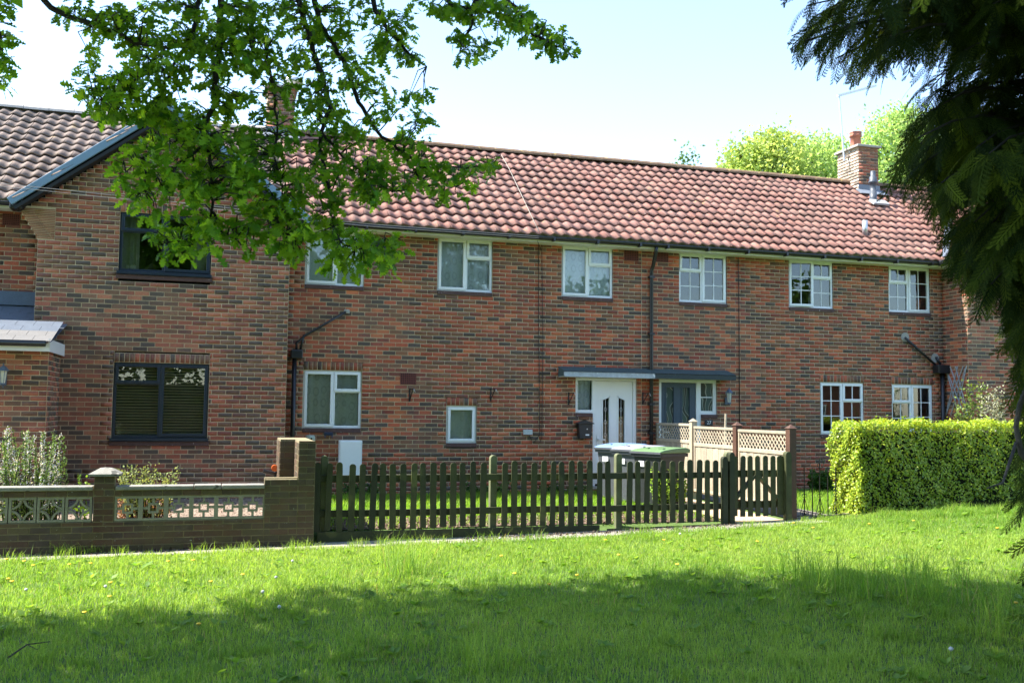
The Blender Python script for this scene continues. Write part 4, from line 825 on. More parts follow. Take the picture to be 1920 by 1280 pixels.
for k in range(6): screen_block(px1+.006+.287*k, 'B')
x = -6.0
for xa_, xb_ in ((-6, -4.6), (-4.6, -3.6), (-3.6, -2.55), (-2.55, px0-.01), (px1+.01, -.3), (-.3, .02), (.02, XR+.0)):
    MB().box(xa_+.003, xb_-.003, GWY-.035, GWY+.2, .407+RNG.uniform(0, .004), .457+RNG.uniform(-.004, .004)).build('coping', COPING, gw, bevel=.01)
pc = MB(); cx, cyy = (px0+px1)/2, GWY+.11
for k, (hw, zz) in enumerate(((.175, .575), (.175, .60), (.07, .66), (.0, .67))): pc.v += [(cx-hw, cyy-hw, zz), (cx+hw, cyy-hw, zz), (cx+hw, cyy+hw, zz), (cx-hw, cyy+hw, zz)]
for k in range(3):
    for i in range(4): j = (i+1) % 4; pc.f.append((k*4+i, k*4+j, k*4+4+j, k*4+4+i))
pc.f.append((3, 2, 1, 0)); pc.build('pillar_cap', COPING, gw)
PAL = PALOLD; PW = np.array([p_[2] for p_ in PAL], float); PW /= PW.sum()
t = thing('hose_reel', 'black hose holder with an orange ring end behind the stepped brick pier', 'hose', (.66, -3.0, 0)); hc = W(515, 877, -3.4)
MB().tube([(hc[0]+.0, -3.45, hc[2]), (hc[0], -3.38, hc[2])], .045, 14).build('ring', M('orange_plastic', (.7, .14, .03), .4, .1, 6), t); MB().tube([(hc[0]-.15, -3.36, hc[2]-.04), (hc[0], -3.36, hc[2]-.08), (hc[0]+.18, -3.36, hc[2]-.06)], .03, 8).build('reel', BLACK, t); MB().tube([(hc[0]+.02, -3.36, hc[2]-.05), (hc[0]+.02, -3.36, -.15)], .025, 8).build('stand', BLACK, t)

# =================================================================== picket fence and gate
FY = -4.62
pf = thing('picket_fence', 'dark green wooden picket fence with round-topped pales along the path', 'fence', (4, FY, -.2))
fx_ = [560+v/3.2 for v in (110, 175, 247, 317, 380, 442, 503, 567, 628, 688, 750, 810, 870, 928, 988, 1048, 1105, 1236, 1293, 1351, 1408, 1466, 1523, 1580, 1637, 1693, 1750, 1808, 1862)]+[1060+v/3.4286 for v in (38, 100, 158, 220, 278, 410, 468, 522, 578, 634, 690, 746, 803, 858, 913, 968)]
fx_ = sorted(fx_); clean = []
for v in fx_:
    if not clean or v-clean[-1] > 9: clean.append(v)
def pale(wd, h, th=.02, seg=7):
    m_ = MB(); rr_ = wd/2; m_.extr([(-rr_, 0), (rr_, 0), (rr_, h-rr_)]+[(rr_*math.cos(math.pi*k/seg), h-rr_+rr_*math.sin(math.pi*k/seg)) for k in range(1, seg)]+[(-rr_, h-rr_)], -th/2, th/2); return m_
PALE = None
def put_pale(parent, x, y, z, h, wd=.072, tilt=0.0, mat=GREEN_WOOD, name='pale'):
    global PALE
    if PALE is None:
        o = pale(.072, .87).build('pale', GREEN_WOOD, parent, world=False); PALE = o.data; m_ = o.modifiers; o.location = Vector((x, y, z))-rootloc(parent)
    else: o = place(PALE, name, parent, (x, y, z))
    o.scale = (wd/.072, 1, h/.87); o.rotation_euler = (RNG.uniform(-.012, .012), tilt, RNG.uniform(-.05, .05)); return o
gzf = lambda x: float(np.interp(x, [1, 3, 5, 7], [-.15, -.13, -.15, -.14]))
for v in clean:
    xx = WX(v, 930, FY); ztop = WZ(v, 868-(v-597)*.0085, FY); zz = gzf(xx)+RNG.uniform(-.01, .01); put_pale(pf, xx, FY, zz, ztop-zz+RNG.uniform(-.014, .014), .078+RNG.uniform(-.006, .006), RNG.normal(0, .014))
for za, zbx in ((.51, 'rail'), (.07, 'rail')):
    for a_, b_ in ((1.19, 2.93), (2.935, 4.62), (4.625, 7.0)): MB().bar((a_, FY+.034, za+RNG.uniform(-.006, .006)), (b_, FY+.034, za+RNG.uniform(-.006, .006)), .035, .085).build('rail', GREEN_WOOD, pf, bevel=.004)
for v, hh in ((924, .80), (1159, .82), (607, .80), (1365, .84)):
    xx = WX(v, 930, FY+.09); m_ = pale(.09, hh+.35, .09); o = m_.build('post', POST_PALE, pf, world=False, bevel=.006); o.location = Vector((xx, FY+.10, -.35))-rootloc(pf)
for xx, hh in ((WX(1358, 930, FY), .74), (WX(1371, 930, FY), .80)):
    o = pale(.085, hh+.4, .075).build('post', GREEN_WOOD, pf, world=False, bevel=.006); o.location = Vector((xx, FY-.0, -.36))-rootloc(pf)
MB().box(1.19, 2.93, FY-.005, FY+.02, -.36, -.155).build('gravel_board', GREEN_WOOD, pf, bevel=.004); MB().box(2.94, 5.0, FY-.008, FY+.018, -.27, -.15).build('gravel_board', GREEN_WOOD, pf, bevel=.004); MB().bar((5.1, FY-.03, -.225), (7.1, FY-.05, -.19), .03, .05).build('gravel_board', GREEN_WOOD, pf)
gt = thing('garden_gate', 'small dark green picket gate with crossed braces beside the brown post', 'gate', (7.5, FY, -.15))
for k, v in enumerate((1392.5, 1407, 1421, 1435.4, 1450)): put_pale(gt, WX(v, 930, FY), FY, -.08, .87, .075, RNG.uniform(-.01, .01))
xa_, xb_ = WX(1376, 930, FY), WX(1464, 930, FY)
for x_ in (xa_, xb_): put_pale(gt, x_, FY+.002, -.07, .86, .11, 0, name='stile')
for za in (.53, .04+.05): MB().bar((xa_, FY+.034, za), (xb_, FY+.034, za), .035, .10).build('rail', GREEN_WOOD, gt, bevel=.004)
xm = (xa_+xb_)/2
for s in (-1, 1): MB().bar((xm+s*.03, FY+.036, .5), (xm+s*.38, FY+.036, .13), .035, .09, (0, 1, 0)).build('brace', GREEN_WOOD, gt)
o = pale(.095, 1.1, .09).build('gate_post', GREEN_WOOD, gt, world=False, bevel=.006); o.location = Vector((WX(1475, 930, FY), FY-.02, -.25))-rootloc(gt)

# =================================================================== trellis-topped fence between the two gardens
tf = thing('trellis_fence', 'tall pale wooden panel fence with lattice top running back to the house', 'fence', (8.0, -2.3, -.15))
TX = 8.0; posts = [(-1.53, 1.30, WOOD_PALE), (-3.07, 1.26, WOOD_BROWN), (-4.62, 1.245, WOOD_BROWN)]
for y_, zt_, m_ in posts:
    hw = .052 if m_ is WOOD_PALE else .056; q = MB().box(TX-hw, TX+hw, y_-hw, y_+hw, -.3, zt_-.06).build('post', m_, tf, bevel=.005); c_ = MB(); c_.v = [(TX-hw-.012, y_-hw-.012, zt_-.06), (TX+hw+.012, y_-hw-.012, zt_-.06), (TX+hw+.012, y_+hw+.012, zt_-.06), (TX-hw-.012, y_+hw+.012, zt_-.06), (TX, y_, zt_)]; c_.f = [(0, 1, 4), (1, 2, 4), (2, 3, 4), (3, 0, 4), (3, 2, 1, 0)]; c_.build('post_cap', m_ if m_ is WOOD_PALE else WOOD_BROWN, tf)
LATH = {}
for (ya, yb, zt_) in ((-.02, -1.47, 1.20), (-1.59, -3.0, 1.16), (-3.13, -4.55, 1.14)):
    zl = zt_-.29; zl2 = zl-.06
    for z0_, z1_, th in ((zt_-.045, zt_, .055), (zl2, zl, .045), (.02, .07, .045)): MB().box(TX-th/2, TX+th/2, yb, ya, z0_, z1_).build('rail', WOOD_PALE, tf, bevel=.006)
    for y_ in (ya-.02, yb+.02): MB().box(TX-.02, TX+.02, y_-.018, y_+.018, .07, zt_-.045).build('stile', WOOD_PALE, tf)
    n = int((ya-yb)/.105)
    for k in range(n):
        y0_ = ya-.035-(ya-yb-.07)*k/n; y1_ = ya-.035-(ya-yb-.07)*(k+1)/n; MB().box(TX-.006-.004*(k % 2), TX+.008, y1_-.006, y0_, .0, zl2).build('board', WOOD_PALE, tf)
    zA, zB = zl, zt_-.045; h_ = zB-zA; st = .098; k = 0; y_ = yb+.02-h_
    while y_ < ya-.02:
        for s in (1, -1):
            a0, a1 = (y_, y_+h_); lo, hi = yb+.03, ya-.03; p0, p1 = max(a0, lo), min(a1, hi)
            if p1-p0 > .03:
                za, zb2 = zA+(p0-a0), zA+(p1-a0)
                if s < 0: za, zb2 = zA+zB-za, zA+zB-zb2
                x_ = TX-.008 if s > 0 else TX+.001; MB().bar((x_, p0, za), (x_, p1, zb2), .0155, .007, (1, 0, 0)).build('lath', WOOD_PALE, tf)
        y_ += st
t = thing('leaning_cane', 'pale wooden cane standing behind the lattice fence by number plate', 'cane', (8.4, -1.3, 0)); p0, p1 = W(1358, 800, -1.2), W(1361, 775, -1.2); MB().tube([(p0[0]-.02, -1.2, -.1), (p1[0], -1.2, p1[2])], .022, 8).build('cane_stick', WOOD_PALE, t)

# =================================================================== wheelie bins
def bin_(label, x, y, rot, lidm, bodym, h=.93):
    t = thing('wheelie_bin', label, 'bin', (x, y, float(G(x, y))), 'wheelie bins behind the picket fence'); t.rotation_euler = (0, 0, rot)
    def bl(m_, name, mat, bevel=0.0, smooth=False): return m_.build(name, mat, t, world=False, bevel=bevel, smooth=smooth)
    wt, wb, dt, db = .29, .23, .31, .25
    b = MB(); b.v = [(-wb, -db, .04), (wb, -db, .04), (wb, db, .04), (-wb, db, .04), (-wt, -dt, h), (wt, -dt, h), (wt, dt, h), (-wt, dt, h)]; b.f = [(3, 2, 1, 0), (0, 1, 5, 4), (1, 2, 6, 5), (2, 3, 7, 6), (3, 0, 4, 7), (4, 5, 6, 7)]; body = bl(b, 'body', bodym, .02)
    rim = MB(); rim.box(-wt-.02, wt+.02, -dt-.03, -dt+.015, h-.06, h-.005); rim.box(-wt-.02, wt+.02, dt-.02, dt+.03, h-.06, h-.005); rim.box(-wt-.02, -wt+.015, -dt, dt, h-.06, h-.005); rim.box(wt-.015, wt+.02, -dt, dt, h-.06, h-.005); bl(rim, 'rim', bodym)
    l = MB(); hh = [(-dt-.05, h+.0), (-dt-.05, h+.025), (-dt+.05, h+.05), (0, h+.075), (dt-.03, h+.085), (dt+.07, h+.06), (dt+.07, h)]
    n = len(hh); l.v = [(-wt-.035, y_, z_) for y_, z_ in hh]+[(wt+.035, y_, z_) for y_, z_ in hh]
    for k in range(n): j = (k+1) % n; l.f.append((k, j, n+j, n+k))
    l.f += [tuple(reversed(range(n))), tuple(range(n, 2*n))]; lid = bl(l, 'lid', lidm, .012)
    g = MB(); g.box(-wt-.037, wt+.037, -dt-.053, -dt-.03, h-.012, h+.022); g.build('lid_edge', BINGREY, lid, world=False)
    for s in (-1, 1): l2 = MB(); l2.box(s*.16-.05, s*.16+.05, -.16, -.1, h+.06, h+.078); l2.build('lid_grip', lidm, lid, world=False)
    hd = MB(); hd.tube([(-.2, dt+.03, h-.02), (-.2, dt+.10, h+.0), (.2, dt+.10, h+.0), (.2, dt+.03, h-.02)], .016, 8); bl(hd, 'handle', BINBLACK)
    for s in (-1, 1): wv = MB().tube([(s*.21-.02, db+.02, .1), (s*.21+.02, db+.02, .1)], .1, 16); bl(wv, 'wheel', BINBLACK)
    ax = MB().tube([(-.2, db+.02, .1), (.2, db+.02, .1)], .012, 6); bl(ax, 'axle', STEEL)
    st = MB(); st.quad((-.17, -dt-.004, .66), (-.05, -dt-.004, .66), (-.05, -dt-.012, .75), (-.17, -dt-.012, .75)); bl(st, 'sticker', WHITE)
    return t
LIDB = M('blue_lid', (.16, .26, .42), .4, .06, 5); LIDG = M('grey_lid', (.24, .25, .29), .45, .08, 5); LIDN = M('green_lid', (.11, .19, .085), .45, .08, 5)
bin_('wheelie bin with light blue lid standing before the white door', 6.62, -1.55, rad(-58), LIDB, BINGREY, .88)
bin_('wheelie bin with grey lid between the blue-lidded and green-lidded bins', 6.70, -2.12, rad(-62), LIDG, BINGREY, .88)
bin_('black wheelie bin with green lid beside the lattice fence', 6.80, -2.70, rad(-66), LIDN, BINBLACK, .88)

# =================================================================== iron railing beside the hedge
ir = thing('iron_railing', 'thin black wrought iron railing with scrolls between brown post and hedge', 'railing', (8.6, -4.4, -.15)); IY = -4.35
def zi(px, py): return WZ(px, py, IY)
xi = [WX(v, 900, IY) for v in (1508, 1523, 1537, 1552, 1567)]; zb_, zt_ = -.16, .62
for k, x_ in enumerate(xi):
    MB().tube([(x_, IY, zb_), (x_, IY, zt_+(.12 if k == 2 else -.02))], .008, 6).build('bar', IRON, ir)
    if k % 2 == 0:
        for s in (-1, 1):
            MB().tube([(x_, IY, .16), (x_+s*.03, IY, .05), (x_+s*.07, IY, -.1)], .005, 5).build('stay', IRON, ir)
            MB().tube([(x_+s*(.005+.04*math.sin(a_)*(1-a_/9)), IY, -.09+.04*math.cos(a_)*(1-a_/9)) for a_ in np.linspace(0, 7, 14)], .005, 5).build('scroll', IRON, ir); MB().tube([(x_+s*(.02+.022*math.sin(a_)), IY, .18+.022*math.cos(a_)) for a_ in np.linspace(0, 6, 10)], .004, 5).build('scroll', IRON, ir)
for z_ in (-.12, .52): MB().bar((TX+.07, IY, z_), (9.0, IY, z_), .012, .012).build('rail', IRON, ir)
x_ = xi[2]; MB().tube([(x_+.09*math.sin(a_)*(1-a_/8), IY, .66+.09*math.cos(a_)*(1-a_/8)-.02) for a_ in np.linspace(0, 6.5, 14)], .006, 5).build('scroll', IRON, ir)

# =================================================================== leaf scattering
def rotmats(n, r, tilt=None, normals=None):
    """random orthonormal frames, optionally facing given normals"""
    if normals is None: nv = r.normal(size=(n, 3)); nv /= np.linalg.norm(nv, axis=1)[:, None]
    else: nv = normals/np.linalg.norm(normals, axis=1)[:, None]
    a = r.normal(size=(n, 3)); a -= (a*nv).sum(1)[:, None]*nv; a /= np.linalg.norm(a, axis=1)[:, None]; b = np.cross(nv, a); return np.stack([a, b, nv], 2)
def scatter(name, tv, tt, Rm, pos, sc, col, mat, parent, kind='stuff', smooth=False):
    n = len(pos); V = np.einsum('nij,kj->nki', Rm, tv)*np.asarray(sc).reshape(-1, 1, 1)+pos[:, None, :]
    T = (tt[None]+(np.arange(n)*len(tv))[:, None, None]).reshape(-1, 3); cc = np.repeat(np.concatenate([col, np.ones((n, 1))], 1), len(tv), 0)
    o = np_mesh(name, V.reshape(-1, 3), T, mat, parent, cc, smooth); 
    if kind: tag(o, kind=kind)
    return o
SIMPLE = (np.array([(0, 0, 0), (.45, .28, .06), (1, 0, -.04), (.45, -.28, .06), (.45, 0, 0)]), np.array([(0, 4, 1), (1, 4, 2), (2, 4, 3), (3, 4, 0)], np.int32))
def cols(r, n, a, b, pw=1.0, jit=.12):
    t = r.random((n, 1))**pw; return (np.array(a)*(1-t)+np.array(b)*t)*(1+r.uniform(-jit, jit, (n, 1)))

# hedge
r = np.random.default_rng(77)
hx0, hx1, hy0, hy1, hz0, hz1 = 9.03, 15.5, -4.80, -4.12, -.12, 1.26
hg = thing('beech_hedge', 'clipped bright green hedge glowing along its top, beside the iron railing', 'hedge', ((hx0+hx1)/2, (hy0+hy1)/2, -.1))
MB().box(hx0+.12, hx1, hy0+.12, hy1-.1, -.1, hz1-.12).build('core', M('hedge_core', (.012, .016, .006), 1, .3, 8), hg)
n1 = 36000; u = r.random(n1); face = np.where(u < .60, 0, np.where(u < .86, 1, 2))
pos = np.stack([r.uniform(hx0, hx1, n1), r.uniform(hy0, hy1, n1), r.uniform(hz0, hz1, n1)], 1); dep = np.abs(r.normal(0, .05, n1))
lump = lambda a, b: .03*np.sin(a*4.1+b*3.3)+.025*np.sin(a*9.7-b*6.1)+.02*np.sin(a*17+b*13)
nor = np.zeros((n1, 3)); f0, f1, f2 = face == 0, face == 1, face == 2
pos[f0, 1] = hy0+dep[f0]+lump(pos[f0, 0], pos[f0, 2]); nor[f0] = (0, -1, .25)
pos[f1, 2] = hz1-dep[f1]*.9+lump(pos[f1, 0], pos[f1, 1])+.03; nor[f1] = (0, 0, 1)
pos[f2, 0] = hx0+dep[f2]+lump(pos[f2, 1], pos[f2, 2])-.02; nor[f2] = (-1, 0, .3)
spr = r.random(n1) < .03; pos[spr & f1, 2] += r.uniform(0, .10, (spr & f1).sum())
keep = ~((pos[:, 2] < .12) & f0 & (np.sin(pos[:, 0]*2.3)+r.random(n1) > .6) & (pos[:, 0] > 10.5)); pos, nor, f1_, face = pos[keep], nor[keep], f1[keep], face[keep]; n1 = len(pos)
c_ = cols(r, n1, (.14, .25, .016), (.33, .39, .03), .9); c_[face == 1] *= 1.15  # top leaves coloured lighter, sunlight on the hedge top painted in
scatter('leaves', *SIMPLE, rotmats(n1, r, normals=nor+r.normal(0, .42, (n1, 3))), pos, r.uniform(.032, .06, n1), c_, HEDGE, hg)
st = MB()
for k in range(9): x_ = hx0+.1+.11*k+.25*k; st.tube([(x_, -4.45, -.2), (x_+.05, -4.5, .3), (x_-.03, -4.45, 1.0)], .014, 6)
tag(st.build('stems', BARK, hg), kind='stuff')

# =================================================================== oak tree over the lawn
LX_ = [0, .07, .15, .25, .33, .40, .50, .58, .66, .77, .83, .93, 1.0]; LW_ = [.0, .02, .05, .21, .17, .07, .32, .27, .09, .33, .13, .17, .0]
def oak_leaf():
    V = []; T = []
    for x_, w_ in zip(LX_, LW_):
        z_ = -.22*x_*x_; V += [(x_, -w_, z_+.16*w_), (x_, 0, z_), (x_, w_, z_+.16*w_)]
    for k in range(len(LX_)-1):
        a_ = 3*k; T += [(a_, a_+3, a_+1), (a_+1, a_+3, a_+4), (a_+1, a_+4, a_+2), (a_+2, a_+4, a_+5)]
    return np.array(V), np.array(T, np.int32)
OV, OT = oak_leaf()
oak = thing('oak_tree', 'oak tree whose leafy branches hang over the lawn from outside the picture', 'tree', (-4.6, -10.6, -.25))
D0 = 7.0
def OP(px, py, d): return W(px, py, -DIST+d)
limbs = [
 [(60, -25, 7.6), (93, 13, 7.5), (139, 36, 7.4), (186, 50, 7.3), (219, 59, 7.2), (253, 80, 7.1), (295, 89, 7.0), (363, 89, 7.0), (400, 101, 6.9), (500, 101, 6.8)],
 [(376, -30, 7.3), (373, 0, 7.3), (370, 38, 7.2), (352, 78, 7.1), (330, 120, 7.0), (305, 165, 7.0), (300, 200, 6.9)],
 [(418, -30, 7.0), (415, 0, 7.0), (413, 84, 7.0), (405, 148, 6.9), (405, 186, 6.9), (388, 236, 6.8), (384, 270, 6.7), (397, 304, 6.7), (399, 359, 6.6), (397, 397, 6.6), (375, 425, 6.6), (350, 447, 6.6), (325, 462, 6.6)],
 [(397, 397, 6.6), (412, 430, 6.6), (442, 450, 6.6), (470, 470, 6.6)],
 [(552, -30, 7.2), (560, 0, 7.2), (571, 42, 7.1), (585, 84, 7.1), (602, 139, 7.0), (615, 181, 7.0), (617, 203, 7.0), (602, 245, 6.9), (600, 278, 6.9), (607, 312, 6.8), (619, 363, 6.8), (626, 401, 6.8), (628, 426, 6.8), (640, 456, 6.8), (670, 468, 6.8), (716, 464, 6.8)],
 [(585, -30, 7.5), (598, 42, 7.4), (623, 80, 7.4), (649, 127, 7.3), (666, 177, 7.2), (691, 224, 7.2), (716, 257, 7.1), (754, 283, 7.1), (792, 312, 7.0), (839, 314, 7.0), (885, 314, 7.0), (923, 308, 6.9)],
 [(930, -40, 7.0), (948, 0, 7.0), (978, 30, 6.9), (999, 63, 6.9), (1024, 76, 6.9), (1050, 89, 6.8), (1083, 108, 6.8)],
 [(905, -30, 7.2), (885, 21, 7.1), (878, 60, 7.1), (862, 97, 7.1)],
 [(690, -30, 7.4), (705, 20, 7.4), (730, 60, 7.4), (770, 105, 7.3), (800, 125, 7.3)],
 [(500, 101, 6.8), (512, 160, 6.8), (520, 220, 6.8), (515, 290, 6.7), (528, 350, 6.7), (520, 410, 6.7), (540, 440, 6.7)],
 [(300, 92, 7.0), (270, 140, 7.0), (215, 175, 7.0), (165, 195, 7.0)],
 [(388, 236, 6.8), (330, 265, 6.8), (280, 285, 6.8), (225, 335, 6.8)],
 [(384, 270, 6.7), (340, 310, 6.7), (300, 345, 6.7), (262, 360, 6.7)],
 [(602, 245, 6.9), (650, 300, 6.9), (690, 330, 6.9), (735, 360, 6.9)],
 [(754, 283, 7.1), (775, 320, 7.0), (800, 350, 7.0), (850, 345, 7.0), (858, 370, 7.0)],
 [(-30, 20, 7.2), (0, 60, 7.2), (4, 120, 7.2), (-4, 160, 7.2)],
 [(820, -20, 7.2), (845, 10, 7.2), (880, 18, 7.2), (930, 25, 7.2), (975, 40, 7.1)],
]
lb = MB(); LP = []
for q in limbs:
    P_ = [OP(*v) for v in q]; fine = []
    for a_, b_ in zip(P_[:-1], P_[1:]):
        for k in range(4): fine.append(a_+(b_-a_)*k/4+RNG.normal(0, .006, 3))
    fine.append(P_[-1]); n = len(fine); r0 = .024 if q[0][1] < 0 else .011; lb.tube(fine, [max(.0035, r0*(1-.85*k/n)) for k in range(n)], 7); LP += [np.array(v) for v in fine]
LP = np.array(LP); LPX = np.array([PX(p_)[:2] for p_ in LP])
# cluster centres: inside regions of the picture where foliage hangs, each tied by a twig to the nearest limb
r = np.random.default_rng(99)
regions = [(((105, 0), (330, 0), (345, 60), (230, 75), (120, 50)), 26), (((140, 90), (260, 70), (420, 40), (420, 230), (300, 235), (180, 160)), 78), (((330, 0), (480, 0), (480, 120), (360, 100)), 34), (((420, 0), (650, 0), (700, 120), (650, 260), (500, 260), (420, 230)), 120),
 (((650, 0), (760, 0), (810, 110), (700, 130)), 26), (((690, 130), (800, 170), (805, 240), (760, 270), (680, 230)), 18), (((760, 0), (960, 0), (1010, 30), (980, 50), (850, 30)), 34), (((850, 60), (960, 60), (960, 85), (870, 115)), 10), (((960, 40), (1050, 40), (1085, 100), (1060, 115), (980, 80)), 16),
 (((140, 160), (300, 180), (290, 235), (170, 215)), 22), (((200, 310), (300, 240), (480, 240), (480, 350), (360, 380), (240, 380)), 84), (((280, 390), (400, 380), (450, 460), (330, 500), (270, 470)), 26), (((440, 260), (640, 260), (640, 430), (560, 480), (440, 450)), 92), (((640, 240), (800, 260), (810, 330), (700, 385), (640, 360)), 42),
 (((780, 300), (930, 295), (930, 325), (860, 380), (790, 350)), 20), (((590, 430), (660, 450), (650, 520), (600, 520)), 10), (((660, 430), (760, 440), (760, 515), (680, 505)), 20), (((0, 60), (14, 70), (12, 160), (0, 170)), 7), (((0, 0), (40, 0), (30, 40), (0, 50)), 5)]
def inside(p, poly):
    c = False; n = len(poly)
    for k in range(n):
        (x1, y1), (x2, y2) = poly[k], poly[(k+1) % n]
        if (y1 > p[1]) != (y2 > p[1]) and p[0] < (x2-x1)*(p[1]-y1)/(y2-y1)+x1: c = not c
    return c
cl = []; tw = MB()
for poly, n in regions:
    xs_, ys_ = [p[0] for p in poly], [p[1] for p in poly]; k = 0
    n = int(n*1.58)
    while k < n:
        p = (r.uniform(min(xs_), max(xs_)), r.uniform(min(ys_), max(ys_)))
        if not inside(p, poly): continue
        k += 1; d2 = ((LPX-np.array(p))**2).sum(1); j = int(d2.argmin()); dj = LP[j][1]+DIST; c = OP(p[0], p[1], dj+r.normal(0, .35)); cl.append((c, LP[j]))
        mid = (c+LP[j])/2+np.array((0, 0, .03))+r.normal(0, .03, 3); tw.tube([LP[j], mid, c], [.0055, .004, .0022], 5, False)
for p_ in LP[::3]:
    x_, y_, _ = PX(p_)
    if y_ < 520 and r.random() < .5: cl.append((p_+r.normal(0, .05, 3), p_))
pos = []; Rm = []; sc = []
for c, base in cl:
    out = c-base; out = out/(np.linalg.norm(out)+1e-6); n = int(r.integers(6, 11))
    for k in range(n):
        a_ = r.uniform(0, 2*math.pi); el = r.uniform(-.9, .45); dv = np.array((math.cos(a_)*math.cos(el), math.sin(a_)*math.cos(el), math.sin(el)))+.6*out+np.array((0, 0, -.15)); dv /= np.linalg.norm(dv)
        nv = np.array((0, 0, 1.0))+r.normal(0, .5, 3); nv -= nv@dv*dv; nv /= np.linalg.norm(nv); bv = np.cross(nv, dv); Rm.append(np.stack([dv, bv, nv], 1)); pos.append(c+r.normal(0, .022, 3)-out*r.uniform(0, .06)); sc.append(r.uniform(.042, .108))
pos, Rm, sc = np.array(pos), np.array(Rm), np.array(sc); oc = cols(r, len(pos), (.065, .175, .014), (.24, .40, .03), 1.5, .25)
trunk = MB(); trunk.tube([(-4.6, -10.6, -.3), (-4.6, -10.6, .3), (-4.5, -10.55, 2.0), (-4.3, -10.5, 4.5), (-4.0, -10.4, 7.5), (-3.9, -10.4, 10.5)], [.5, .40, .34, .28, .18, .05], 14); trunk.build('trunk', BARK, oak, smooth=True)
main = [((-4.3, -10.5, 4.6), (-2.6, -10.3, 5.6), (-.8, -10.1, 5.7), (.6, -9.9, 5.2)), ((-4.3, -10.5, 5.2), (-2.5, -11.0, 6.6), (-.5, -11.0, 6.6), (1.5, -11.2, 6.0)), ((-4.2, -10.4, 5.8), (-4.6, -8.9, 7.2), (-4.8, -7.6, 8.0)), ((-4.3, -10.5, 5.4), (-6.3, -10.6, 7.0), (-8, -10.4, 7.6)), ((-4.2, -10.5, 6.4), (-3.6, -12.5, 8.0), (-3.0, -14, 8.6)), ((-4, -10.4, 7), (-2.2, -9.4, 8.6), (-.8, -8.6, 9.2))]
for q in main: lb.tube(q, [.15-.03*k for k in range(len(q))], 8)
for q in limbs:                                     # join the hanging boughs to the big limbs overhead
    if q[0][1] < 0:
        s_ = OP(*q[0]); e_ = np.array((min(s_[0]-.3, .4), s_[1]+.1, 5.5)); lb.tube([s_, (s_+e_)/2+np.array((.12, 0, .1)), e_], [.024, .03, .045], 7)
lb.build('limb', BARK, oak, smooth=True); tag(tw.build('twigs', BARK, oak), kind='stuff')
# the leaves that show singly at the outline are objects, the rest one mass
pxl = np.array([PX(p_)[:2] for p_ in pos]); vis = (pxl[:, 0] > 0) & (pxl[:, 0] < 1100) & (pxl[:, 1] > 20) & (pxl[:, 1] < 530)
dist = np.linalg.norm(pos-CAM, axis=1)-sc*12; order = np.argsort(np.where(vis, dist, 1e6)); single = order[:280]; rest = order[280:]
lme = bpy.data.meshes.new('leaf'); lme.from_pydata([tuple(v) for v in OV], [], [tuple(int(i) for i in t_) for t_ in OT]); lme.materials.append(OAK_O); lme.update()
for k in single:
    o = place(lme, 'leaf', oak, pos[k], (*oc[k], 1)); o.rotation_euler = Matrix(Rm[k].tolist()).to_euler(); o.scale = (sc[k],)*3
scatter('foliage', OV, OT, Rm[rest], pos[rest], sc[rest], oc[rest], OAK, oak)
# the crown above the picture, whose shade lies on the lawn
n = 1250; cc = []
while len(cc) < n:
    p = np.array((r.uniform(-9.6, 2.0), r.uniform(-14.6, -6.0), r.uniform(5.2, 11.0)))
    e = abs((p[0]+3.2)/5.5)**3+abs((p[1]+10.75)/3.7)**3+abs((p[2]-7.9)/2.9)**2.5
    x_, y_, z_ = PX(p)
    if e < 1 and not (z_ > .3 and y_ > -110 and -150 < x_ < 2100): cc.append(p)
cc = np.array(cc); pos2 = (cc[:, None, :]+r.normal(0, .30, (n, 34, 3))).reshape(-1, 3); m_ = len(pos2)
scatter('crown', *SIMPLE, rotmats(m_, r, normals=np.array((0, 0, 1.0))+r.normal(0, .7, (m_, 3))), pos2, r.uniform(.14, .24, m_), cols(r, m_, (.042, .13, .012), (.11, .23, .018), 1.4), OAK, oak)

# =================================================================== dark cypress on the right
def frond():
    V = []; T = []
    def rib(a, b, w0, w1):
        a, b = np.array(a, float), np.array(b, float); d = b-a; pn = np.array((-d[1], d[0], 0)); pn /= (np.linalg.norm(pn)+1e-9); k = len(V); V.extend([a-pn*w0, a+pn*w0, b+pn*w1, b-pn*w1]); T.extend([(k, k+1, k+2), (k, k+2, k+3)])
    def bend(p): x_, y_ = p; return (x_, y_, -.30*x_*x_-.25*y_*y_)
    N_ = 11
    for k in range(N_): rib(bend((k/N_, 0)), bend(((k+1)/N_, 0)), .013, .011)
    for k in range(1, N_+1):
        for s in (-1, 1):
            x0_ = (k-.5*(s > 0))/N_; Ls = .27*(1-.5*x0_)*(.55+.45*min(1, x0_*4)); ca, sa = math.cos(.72), math.sin(.72)*s
            p0_, p1_ = (x0_, 0), (x0_+Ls*ca, Ls*sa); rib(bend(p0_), bend(((p0_[0]+p1_[0])/2, p1_[1]/2)), .008, .0075); rib(bend(((p0_[0]+p1_[0])/2, p1_[1]/2)), bend(p1_), .0075, .003)
            for f_ in (.3, .5, .7, .86):
                for s2 in (-1, 1):
                    bx, by = x0_+Ls*ca*f_, Ls*sa*f_; l2 = .085*(1.2-f_); an = math.atan2(sa, ca)+s2*.55; rib(bend((bx, by)), bend((bx+l2*math.cos(an), by+l2*math.sin(an))), .0075, .003)
    return np.array(V), np.array(T, np.int32)
FV, FT = frond()
TC = np.array((6.15, -11.55, 0.0))
cyp = thing('cypress_tree', 'dark drooping cypress tree standing at the edge of the lawn', 'tree', (TC[0], TC[1], -.2))
